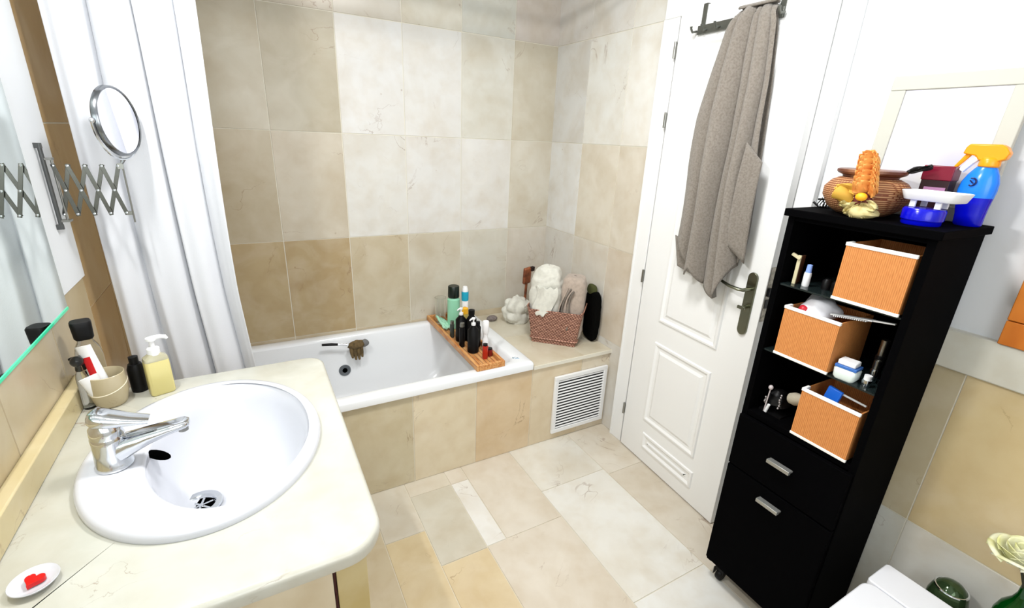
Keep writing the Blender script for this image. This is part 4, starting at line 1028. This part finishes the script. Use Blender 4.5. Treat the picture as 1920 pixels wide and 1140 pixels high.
for k, (y, z, s_) in enumerate([(-1.755, 1.139, 0.012), (-1.782, 1.139, 0.014)]):
    o = MB(); o.lathe([(0.0, 0.0), (s_, 0.0), (s_, 0.024), (s_ * 0.6, 0.030), (0.0, 0.031)], n=18)
    tag(o.build('small_jar', BLACKP, loc=(-0.21, y, z)), ['small black jar nearest the tiny white bottle on the top shelf', 'small black jar touching the top rattan basket on its left'][k], 'jar')
# middle shelf right
lc = thing('lens_case', 'white and pale blue flat tub on the middle shelf, right of the basket', 'tub', (-0.252, -1.884, 0.932), rz=radians(5))
g = MB(); rsq(g, [(0.019, 0.022, 0.008, 0.0), (0.022, 0.026, 0.009, 0.006), (0.023, 0.027, 0.009, 0.028), (0.021, 0.025, 0.009, 0.032)]); g.build('tub', mat('milky_plastic', (222, 234, 230), rough=0.35), lc)
g = MB(); g.b2((-0.0215, -0.0255, 0.0325), (0.0215, 0.0255, 0.040)); g.build('blue_layer', mat('mid_blue_plastic', (60, 110, 185), rough=0.3), lc, bevel=0.001, label='blue middle layer')
g = MB(); g.b2((-0.018, -0.020, 0.040), (0.018, 0.022, 0.054)); g.build('lid', PLAST, lc, bevel=0.003)
for k, (x, y, r, h, lb) in enumerate([(-0.245, -1.930, 0.011, 0.030, 'low chrome pot beside the white tub on the middle shelf'), (-0.205, -1.925, 0.010, 0.062, 'slim chrome bottle at the right end of the middle shelf'), (-0.17, -1.915, 0.012, 0.11, 'tall dark bottle at the back right of the middle shelf')]):
    bottle('cosmetic_pot', lb, 'pot', x, y, cyl(r, h * .6, 0.003), CHROME if k < 2 else BLACKP, [(0.0, h * .6), (r * .8, h * .6), (r * .8, h), (0.0, h * 1.01)], PLAST if k == 0 else STEEL, z=0.932, n=18)
rz_ = thing('razor', 'chrome razor leaning in the right back corner of the middle shelf', 'razor', (-0.215, -1.945, 0.932), rot=(radians(12), 0, 0.3))
g = MB(); g.tube([(0, 0, 0.004), (0, 0, 0.10)], 0.004, n=8); g.build('handle', BLACKP, rz_)
g = MB(); g.box((0, 0, 0.110), (0.010, 0.034, 0.009)); g.tube([(0, 0.004, 0.100), (0, -0.01, 0.085), (0, -0.012, 0.07)], 0.002, n=6); g.build('razor_head', CHROME, rz_)
# lower shelf
pbr = thing('powder_brush', 'taupe cosmetic brush head lying left of the lowest basket', 'brush', (-0.235, -1.772, 0.802), rot=(radians(70), 0, radians(-8)))
g = MB(); g.lathe([(0.0, -0.022), (0.016, -0.018), (0.020, -0.002), (0.016, 0.022), (0.010, 0.036), (0.0, 0.036)], n=20); g.build('brush_head', mat('taupe_hair', (168, 160, 142), rough=0.9, bump=0.3), pbr)
g = MB(); g.tube([(0, 0, 0.034), (0, 0, 0.06)], 0.006, n=10); g.build('handle', BLACKP, pbr)
wd = thing('clip_rack', 'dark rack of small trinkets at the left of the lowest open shelf', 'rack', (-0.215, -1.712, 0.718))
g = MB(); g.b2((-0.03, -0.036, 0.0), (0.03, 0.036, 0.006)); g.tube([(0, 0, 0.0), (0, 0, 0.075)], 0.004, n=8); g.blob((0, 0, 0.045), (0.028, 0.032, 0.03), amp=0.4, fr=60); g.build('rack_body', BLACKP, wd)
BEAD = mat('silvery_beads', (170, 165, 165), rough=0.3, metal=0.5)
for k in range(14):
    g = MB(); a = k * 2.4; g.blob((-0.030 + 0.003 * cos(a), 0.022 * cos(a * 1.3), 0.03 + 0.05 * (k / 14) * (1 if k % 2 else 0.5)), (0.003, 0.003, 0.0035), nu=8, nv=6); g.build('bead', BEAD, wd)
g = MB(); g.tube([(-0.033, 0.012, 0.004), (-0.033, 0.006, 0.032)], 0.0045, n=8); g.build('white_clip', PLAST, wd)
o = MB(); o.blob((0, 0, 0), (0.007, 0.007, 0.008), nu=12, nv=8); o.tube([(0, 0, -0.006), (0.0, 0.004, -0.085)], 0.002, n=6)
tag(o.build('hair_pin', mat('pale_pin', (190, 180, 180), rough=0.3), loc=(-0.25, -1.700, 0.808)), 'ball-headed hair pin standing at the left end of the lowest shelf', 'pin')
bb = thing('blue_packet', 'bright blue packet poking out of the lowest rattan basket', 'packet', (-0.240, -1.851, 0.790), rot=(radians(8), radians(5), 0))
g = MB(); g.b2((-0.006, -0.019, 0.0), (0.006, 0.019, 0.096)); g.build('packet', mat('bright_blue', (38, 120, 245), rough=0.35), bb, bevel=0.003)
o = MB(); o.tube([(0, 0.028, 0.018), (0, -0.045, 0.012)], 0.003, n=8)
tag(o.build('toothbrush', PLAST, loc=(-0.225, -1.895, 0.857)), 'thin white stick laid across the lowest rattan basket', 'stick')

# ------------------------------------------------------------------ things on the cabinet top
T0 = 1.350
# wicker pot
wp = thing('wicker_pot', 'squat woven wicker pot with a dark wooden lid ring on the cabinet top', 'pot', (-0.165, -1.765, T0))
WIC2 = weave('tan_weave', (206, 152, 104), (128, 66, 30), 0.009, 0.0050)
g = MB(); g.lathe([(0.0, 0.0), (0.055, 0.0), (0.080, 0.016), (0.096, 0.045), (0.096, 0.066), (0.082, 0.084), (0.066, 0.092), (0.062, 0.090), (0.0, 0.080)], n=48, cap=False); g.build('woven_body', WIC2, wp)
g = MB(); g.lathe([(0.0, 0.092), (0.060, 0.092), (0.062, 0.098), (0.072, 0.102), (0.076, 0.106), (0.076, 0.112), (0.070, 0.114), (0.0, 0.110)], n=48); g.build('wooden_lid', mat('dark_rim_wood', (98, 52, 32), rough=0.4, nz=0.6, nscale=12, dark=(178, 130, 96)), wp)
# dried flower bow
fl_ = thing('dried_flower_bow', 'orange and cream dried petal bow fastened to the front of the wicker pot', 'dried flower', (-0.265, -1.812, T0))
ORG = mat('dried_orange_petal', (236, 178, 98), rough=0.7, nz=0.4, nscale=30, dark=(222, 130, 56))
CRM = mat('dried_cream_leaf', (205, 192, 138), rough=0.7, nz=0.4, nscale=30, dark=(150, 132, 70))
def petal(g, c, dirv, L, w, curl=0.3, nrm_=(-1, 0, 0)):
    d = Vector(dirv).normalized(); nn2 = Vector(nrm_).normalized(); s_ = d.cross(nn2).normalized()
    def fn(u, v):
        ww = w * sin(pi * min(max(0.06 + 0.88 * v, 0), 1)) ** 0.6; x = (u - 0.5) * 2
        return Vector(c) + d * (L * v) + s_ * (ww * x) + nn2 * (curl * L * (v * v) - 0.25 * w * x * x + 0.006 * sin(x * 6 + v * 5))
    g.grid(fn, 6, 8)
g = MB(); random.seed(11)
for k in range(12):
    z = 0.062 + k * 0.0068; s_ = 1 if k % 2 else -1
    petal(g, (0.004 - 0.001 * k, -0.004 - s_ * 0.004 + 0.010 * (k / 12), z), (-0.45, -s_ * 0.35, 0.6), 0.028 - 0.0006 * k, 0.024, 0.35, (-1, 0, 0.5))
    petal(g, (0.000, 0.004 * s_ + 0.010 * (k / 12), z), (-0.4, s_ * 0.5, 0.5), 0.028 - 0.0006 * k, 0.022, 0.4, (-1, 0, 0.4))
g.build('petal_column', ORG, fl_, solid=0.0012)
g = MB(); petal(g, (0, 0.02, 0.052), (0, 1, 0.35), 0.045, 0.020, 0.5, (-1, 0, 0.2)); petal(g, (0, 0.024, 0.050), (0, 1, -0.1), 0.040, 0.016, 0.3, (-1, 0, 0.6)); g.lathe([(0.006, -0.020), (0.020, 0.024), (0.018, 0.026), (0.0, -0.01)], c=(-0.004, 0.040, 0.048), n=20, R=RX(radians(-65)), cap=False)
g.build('side_loop', mat('mustard_petal', (214, 168, 66), rough=0.6), fl_, solid=0.0012)
g = MB(); g.blob((-0.018, 0.0, 0.052), (0.010, 0.013, 0.010), amp=0.1); g.build('yellow_knot', mat('bright_mustard', (244, 176, 30), rough=0.5), fl_)
g = MB(); g.blob((0.004, 0.012, 0.044), (0.014, 0.024, 0.020), amp=0.3, fr=60); g.build('dark_centre', mat('dark_maroon', (90, 26, 16), rough=0.7), fl_)
g = MB()
for (dy, dz, L) in [(0.9, -0.15, 0.05), (0.6, -0.5, 0.045), (0.15, -0.7, 0.040), (-0.3, -0.7, 0.040), (-0.8, -0.3, 0.038), (0.3, -0.8, 0.042)]:
    petal(g, (-0.004, 0.0, 0.038), (-0.25, dy, dz), L, 0.014, -0.1, (-1, 0, 0.3))
g.blob((0.0, 0.004, 0.016), (0.020, 0.036, 0.016), amp=0.4, fr=50)
g.build('leaf_skirt', CRM, fl_, solid=0.0012)
# dark leaf
o = MB(); petal(o, (0, 0, 0), (0, -1, 0.35), 0.05, 0.007, 0.05, (-1, 0, 0.4))
lf = o.build('dark_feather', mat('blackish_leaf', (22, 22, 20), rough=0.6), loc=(-0.150, -1.836, T0 + 0.113), solid=0.003)
tag(lf, 'thin black leaf pointing right from the wicker pot lid', 'leaf')
# hair clip / wire thing
sc_ = thing('hair_claw', 'small black wire hair claw at the left end of the cabinet top', 'hair clip', (-0.150, -1.664, T0))
g = MB()
for k in range(4):
    yy = -0.012 + k * 0.008
    g.tube([(0.014 * cos(a), yy + 0.004 * sin(a * 2), 0.014 + 0.013 * sin(a)) for a in [2 * pi * i / 14 for i in range(14)]], 0.0014, n=6, closed=True)
g.tube([(0, -0.016, 0.026), (0, 0.022, 0.022)], 0.003, n=6); g.tube([(-0.012, 0.012, 0.004), (-0.014, 0.026, 0.014)], 0.003, n=6)
g.build('clip_wires', BLACKP, sc_)
# purple box
px_ = thing('gift_box', 'small dark maroon box behind the blue tub on the cabinet top', 'box', (-0.100, -1.886, T0), rz=radians(4))
g = MB(); g.b2((-0.024, -0.028, 0.0), (0.024, 0.028, 0.100)); g.build('box_body', mat('dark_aubergine', (40, 8, 20), rough=0.35), px_, bevel=0.001)
g = MB(); g.b2((-0.026, -0.030, 0.098), (0.026, 0.030, 0.132)); g.build('box_lid', mat('maroon_lacquer', (120, 18, 44), rough=0.3), px_, bevel=0.002)
g = MB(); g.b2((-0.026, -0.024, 0.060), (-0.0235, 0.018, 0.082)); g.build('box_label', mat('mauve_label', (172, 120, 160), rough=0.5), px_)
# blue tub
bt = thing('cream_tub', 'round deep blue cosmetic tub at the front right of the cabinet top', 'tub', (-0.212, -1.918, T0))
BLU = mat('deep_blue_plastic', (4, 10, 190), rough=0.2)
g = MB(); g.lathe([(0.0, 0.0), (0.036, 0.0), (0.038, 0.003), (0.038, 0.022), (0.0, 0.022)], n=48); g.build('tub_base', BLU, bt)
g = MB(); g.lathe([(0.0405, 0.012), (0.041, 0.034), (0.038, 0.038), (0.0, 0.0385)], n=48); g.build('tub_lid', BLU, bt)
# white soap stand
ws = thing('soap_stand', 'white plastic soap rack standing on top of the blue tub', 'soap rack', (-0.200, -1.926, T0 + 0.0388), rz=radians(-4))
g = MB(); rsq(g, [(0.030, 0.050, 0.012, 0.016), (0.032, 0.053, 0.014, 0.018), (0.036, 0.060, 0.015, 0.037), (0.034, 0.058, 0.015, 0.038), (0.030, 0.052, 0.014, 0.024), (0.0285, 0.050, 0.013, 0.022)]); g.build('rack_plate', PLAST, ws)
for x, y in ((-0.022, 0.030), (-0.022, -0.020), (0.018, 0.026), (0.018, -0.016)):
    g = MB(); g.b2((x - 0.003, y - 0.006, 0.0), (x + 0.003, y + 0.006, 0.020)); g.build('rack_leg', PLAST, ws, bevel=0.001)
# spray bottle
sb = thing('spray_bottle', 'blue spray bottle with an orange trigger head at the right of the cabinet top', 'spray bottle', (-0.092, -1.960, T0), rz=radians(0))
SKY = mat('sky_blue_plastic', (30, 130, 250), rough=0.2); 
g = MB()
def bl(m, levels, n=32):
    vs = []; fs = []
    for (a_, b_, cy, z) in levels:
        for k in range(n):
            q = 2 * pi * k / n; vs.append((a_ * cos(q), cy + b_ * sin(q), z))
    for j in range(len(levels) - 1):
        for k in range(n): fs.append((j * n + k, j * n + (k + 1) % n, (j + 1) * n + (k + 1) % n, (j + 1) * n + k))
    fs.append(tuple(range(n))); fs.append(tuple((len(levels) - 1) * n + k for k in range(n))); m.add(vs, fs)
bl(g, [(0.020, 0.024, -0.004, 0.0), (0.022, 0.027, -0.004, 0.004), (0.0225, 0.028, -0.003, 0.025), (0.0235, 0.031, -0.001, 0.048), (0.0245, 0.034, 0.0, 0.066)])
g.build('bottle_base', BLU, sb, label='deep blue lower part')
g = MB(); bl(g, [(0.0245, 0.034, 0.0, 0.066), (0.025, 0.0355, 0.0, 0.082), (0.024, 0.034, -0.001, 0.100), (0.021, 0.028, -0.002, 0.117), (0.017, 0.021, -0.003, 0.130), (0.014, 0.016, -0.004, 0.137)])
g.build('bottle_body', SKY, sb, label='sky blue upper part')
ORN = mat('orange_plastic', (248, 160, 20), rough=0.3)
g = MB(); g.lathe([(0.0185, 0.134), (0.0195, 0.138), (0.0185, 0.152), (0.015, 0.156)], c=(0, -0.005, 0), n=24)
Yp = [(-0.032, 0.152), (-0.036, 0.166), (-0.028, 0.178), (-0.018, 0.184), (0.038, 0.184), (0.043, 0.176), (0.046, 0.162), (0.036, 0.160), (0.022, 0.158), (0.014, 0.148), (-0.018, 0.146)]
vs = [(-0.012, y, z) for y, z in Yp] + [(0.012, y, z) for y, z in Yp]; k_ = len(Yp)
g.add(vs, [tuple(range(k_)), tuple(range(k_, 2 * k_))] + [(i, (i + 1) % k_, k_ + (i + 1) % k_, k_ + i) for i in range(k_)])
g.build('spray_head', ORN, sb, bevel=0.003)
g = MB(); g.tube([(0, 0.036, 0.162), (0, 0.044, 0.148), (0, 0.056, 0.128)], [0.006, 0.005, 0.0035], n=8); g.build('trigger', ORN, sb)
g = MB(); g.tube([(-0.003, 0.014, 0.156), (-0.003, 0.026, 0.146), (-0.003, 0.040, 0.124)], [0.006, 0.008, 0.007], n=8); g.build('white_nozzle_guard', PLAST, sb)
g = MB(); g.tube([(-0.0265, 0.006 + 0.0075 * cos(a), 0.101 + 0.0085 * sin(a)) for a in [radians(60 + i * 240 / 10) for i in range(11)]], 0.0017, n=6); g.tube([(-0.0268, 0.010, 0.104), (-0.0268, 0.003, 0.098)], 0.0014, n=6)
g.build('emblem', mat('navy_print', (12, 20, 80), rough=0.4), sb, label='small dark blue curved emblem')
# leaning picture
import math as _m
tilt = _m.atan2(0.030, 0.345)
pf = thing('picture_frame', 'pale framed picture leaning on the wall behind the things on the cabinet', 'picture', (-0.053, -1.832, T0), rot=(0, tilt, 0))
g = MB(); w_, h2, bw = 0.143, 0.352, 0.036
g.b2((-0.0, -w_, 0.0), (0.016, w_, bw)); g.b2((-0.0, -w_, h2 - bw), (0.016, w_, h2)); g.b2((-0.0, -w_, bw), (0.016, -w_ + bw, h2 - bw)); g.b2((-0.0, w_ - bw, bw), (0.016, w_, h2 - bw)); g.build('frame', mat('pale_grey_frame', (192, 192, 182), rough=0.5), pf, bevel=0.002)
def art():
    m = bpy.data.materials.new('pale_print'); m.use_nodes = True; nt = m.node_tree; L = nt.links; b = nt.nodes['Principled BSDF']; b.inputs['Roughness'].default_value = 0.25
    tc = nt.nodes.new('ShaderNodeTexCoord'); n1 = nt.nodes.new('ShaderNodeTexNoise'); n1.inputs['Scale'].default_value = 9; L.new(tc.outputs['Object'], n1.inputs['Vector'])
    r = nt.nodes.new('ShaderNodeValToRGB'); e = r.color_ramp.elements; e[0].position = 0.35; e[0].color = (*lin((208, 208, 224)), 1); e[1].position = 0.6; e[1].color = (*lin((222, 220, 204)), 1)
    q = r.color_ramp.elements.new(0.48); q.color = (*lin((214, 214, 220)), 1); L.new(n1.outputs['Fac'], r.inputs[0]); L.new(r.outputs[0], b.inputs['Base Color']); return m
g = MB(); g.b2((0.004, -w_ + bw, bw), (0.010, w_ - bw, h2 - bw)); g.build('print', art(), pf)

# pine frame on the right wall
PINE = mat('orange_pine', (214, 128, 44), rough=0.4, nz=0.35, nscale=9, stretch=(1, 1, 0.25), dark=(180, 92, 22))
pn = thing('pine_wall_frame', 'orange pine wood frame on the marble ledge at the right photo edge', 'frame', (-0.012, -2.30, 1.0785))
g = MB(); g.b2((-0.020, -0.22, 0.062), (0.0115, -0.15, 0.60)); g.b2((-0.020, 0.15, 0.062), (0.0115, 0.219, 0.60)); g.b2((-0.020, -0.22, 0.0), (0.0115, 0.219, 0.060)); g.b2((-0.020, -0.22, 0.60), (0.0115, 0.219, 0.66)); g.build('frame_rails', PINE, pn, bevel=0.002)
g = MB(); g.b2((-0.004, -0.15, 0.06), (0.008, 0.15, 0.60)); g.build('pane', mat('pale_board', (230, 230, 226), rough=0.5), pn)

# ------------------------------------------------------------------ toilet, vases
to = thing('toilet', 'white toilet with closed lid in the bottom right corner', 'toilet', (-0.36, -2.26, 0))
def TL(x, y, z): return (x + 0.36, y + 2.26, z)
g = MB()
def tring(ix, z, s_): return [(x, y, z) for x, y in rrect(TL(-0.36, 0, 0)[0] + s_, 0.0, 0.225 - ix, 0.165 - ix, 0.05, 6)]
L_ = [tring(0.07, 0.0, 0.02), tring(0.075, 0.12, 0.02), tring(0.04, 0.28, 0), tring(0.012, 0.37, 0), tring(0.008, 0.392, 0)]
k_ = len(L_[0]); vs = [p for l in L_ for p in l]; fs = [(j * k_ + k, j * k_ + (k + 1) % k_, (j + 1) * k_ + (k + 1) % k_, (j + 1) * k_ + k) for j in range(4) for k in range(k_)]
fs.append(tuple(range(k_))); fs.append(tuple(4 * k_ + k for k in range(k_))); g.add(vs, fs); g.build('toilet_bowl', CERAMIC, to)
LIDM = mat('white_toilet_seat', (234, 236, 242), rough=0.3)
g = MB(); g.prism([TL(x, y, 0)[:2] for x, y in rrect(-0.203, -2.262, 0.054, 0.184, 0.010, 4)], 0.394, 0.422); g.build('hinge_cover', LIDM, to, bevel=0.003)
g = MB(); g.prism([TL(x, y, 0)[:2] for x, y in rrect(-0.440, -2.262, 0.180, 0.184, 0.030, 6)], 0.396, 0.421); g.build('lid', LIDM, to, bevel=0.004)
pd = MB(); pd.b2((-0.135, -2.56, 0.0), (-0.030, -2.150, 0.315)); tag(pd.build('toilet_cistern', CERAMIC, bevel=0.008), 'low white cistern box behind the toilet carrying the green glass', 'cistern')
gg = thing('glass_vase', 'round smoky green glass vase beside the toilet lid', 'vase', (-0.085, -2.262, 0.3155))
bpy.data.objects.remove(gg)
gg = thing('glass_vase', 'round smoky green glass vase beside the toilet lid', 'vase', (-0.085, -2.200, 0.3155))
VG = mat('smoky_green_glass', (62, 84, 52), rough=0.06, trans=0.35, metal=0.35)
g = MB(); g.lathe([(0.0, 0.0), (0.022, 0.0), (0.036, 0.018), (0.043, 0.050), (0.043, 0.078), (0.036, 0.106), (0.022, 0.122), (0.010, 0.127), (0.0, 0.128)], n=36); g.build('vase_bulb', VG, gg)
g = MB(); g.tube([(0.034 * cos(t), 0.034 * sin(t), 0.108) for t in [2 * pi * i / 30 for i in range(30)]], 0.003, n=6, closed=True); g.build('vase_band', CHROME, gg)
gb2 = thing('green_bottle', 'dark green glass bottle holding a white rose at the bottom right edge', 'bottle', (-0.095, -2.312, 0.3155))
GB = mat('bottle_green_glass', (8, 92, 26), rough=0.06, trans=0.6)
g = MB(); g.lathe([(0.0, 0.0), (0.034, 0.0), (0.036, 0.004), (0.036, 0.145), (0.030, 0.172), (0.017, 0.196), (0.0125, 0.215), (0.012, 0.250), (0.0145, 0.252), (0.0145, 0.262), (0.010, 0.263), (0.010, 0.20), (0.030, 0.16), (0.033, 0.01), (0.0, 0.008)], n=36, cap=False); g.build('bottle', GB, gb2)
ro = thing('white_rose', 'cream white artificial rose standing in the green bottle', 'flower', (-0.095, -2.312, 0.50))
g = MB(); g.tube([(0, 0, 0), (0.0, 0.002, 0.06), (-0.002, 0.012, 0.105)], 0.003, n=8); g.build('stem', mat('dark_stem', (40, 40, 22), rough=0.6), ro)
ROSE = mat('cream_petal', (244, 244, 224), rough=0.6, nz=0.1, nscale=20, dark=(222, 222, 150))
g = MB(); c0 = Vector((-0.004, 0.018, 0.112))
for ringi, (cnt, R0, H) in enumerate([(3, 0.012, 0.058), (4, 0.022, 0.062), (5, 0.034, 0.060), (6, 0.046, 0.050)]):
    for k in range(cnt):
        a0 = 2 * pi * k / cnt + ringi * 0.7
        def fn(u, v, a0=a0, cnt=cnt, R0=R0, H=H, ringi=ringi):
            a = a0 + (u - 0.5) * (2 * pi / cnt) * 1.45; r = R0 * (0.25 + 0.75 * sin(min(1, v * 1.1) * pi / 2)) + 0.012 * max(0, v - 0.7) * ringi
            edge = 1 - 0.25 * (2 * u - 1) ** 2
            return c0 + Vector((r * cos(a), r * sin(a), H * v * edge - 0.02 * max(0, v - 0.8) * ringi))
        g.grid(fn, 10, 8)
g.build('petals', ROSE, ro, solid=0.0012)
ro.rotation_euler = (radians(-6), radians(-8), 0)

# ------------------------------------------------------------------ mirror lamp and added fill lights
def area(name, loc, rot, size, power, col=(1, 1, 1), sy=None):
    l = bpy.data.lights.new(name, 'AREA'); l.energy = power; l.color = col; l.shape = 'RECTANGLE' if sy else 'DISK'; l.size = size
    if sy: l.size_y = sy
    o = bpy.data.objects.new(name, l); COL.objects.link(o); o.location = loc; o.rotation_euler = rot; return o
def emit(name, s_):
    m = bpy.data.materials.new(name); m.use_nodes = True; nt = m.node_tree; b = nt.nodes['Principled BSDF']; b.inputs['Emission Color'].default_value = (1, .99, .97, 1); b.inputs['Emission Strength'].default_value = s_; return m
cl_ = thing('ceiling_fill_lamp', 'round white ceiling lamp added out of view as soft fill', 'lamp', (-0.95, -1.45, CEIL))  # unseen ceiling fitting added for soft fill light
g = MB(); g.lathe([(0.0, -0.001), (0.17, -0.001), (0.17, -0.03), (0.0, -0.03)], n=40); g.build('lamp_housing', PLAST, cl_)
area('ceiling_fill_light', (-0.95, -1.45, CEIL - 0.035), (0, 0, 0), 0.34, 34, (1.0, 0.995, 0.985))
# unseen window added behind the camera to carry a frontal fill light
wn = MB(); WX, WZ, WW, WH = -1.35, 1.75, 0.62, 0.52
for lo, hi in (((-WW, 0, -WH), (-WW + 0.05, 0.03, WH)), ((WW - 0.05, 0, -WH), (WW, 0.03, WH)), ((-WW, 0, -WH), (WW, 0.03, -WH + 0.05)), ((-WW, 0, WH - 0.05), (WW, 0.03, WH)), ((-0.02, 0, -WH), (0.02, 0.03, WH))): wn.b2(lo, hi)
struct(wn.build('fill_window', DOORW, loc=(WX, YF + 0.001, WZ)))
area('window_fill_light', (WX, YF + 0.035, WZ), (radians(90), 0, 0), 2 * WW - 0.1, 20, (0.96, 0.985, 1.0), sy=2 * WH - 0.1)

ml = thing('mirror_lamp', 'tubular lamp above the wall mirror, out of the photo', 'lamp', (LW + 0.012, -1.45, 2.26))
g = MB(); g.b2((0.0, -0.12, -0.02), (0.05, 0.12, 0.03)); g.build('lamp_housing', PLAST, ml, bevel=0.004)
area('mirror_lamp_light', (LW + 0.068, -1.45, 2.26), (0, radians(-50), 0), 0.05, 32, (1.0, 0.985, 0.96), sy=0.22)
wd_ = bpy.data.worlds.new('world'); SC.world = wd_; wd_.use_nodes = True
wd_.node_tree.nodes['Background'].inputs[0].default_value = (1, 1, 1, 1); wd_.node_tree.nodes['Background'].inputs[1].default_value = 0.4

vs_ = SC.view_settings
vs_.view_transform = 'Standard'; vs_.look = 'None'; vs_.gamma = 1.0; vs_.use_curve_mapping = False
vs_.exposure = -0.62
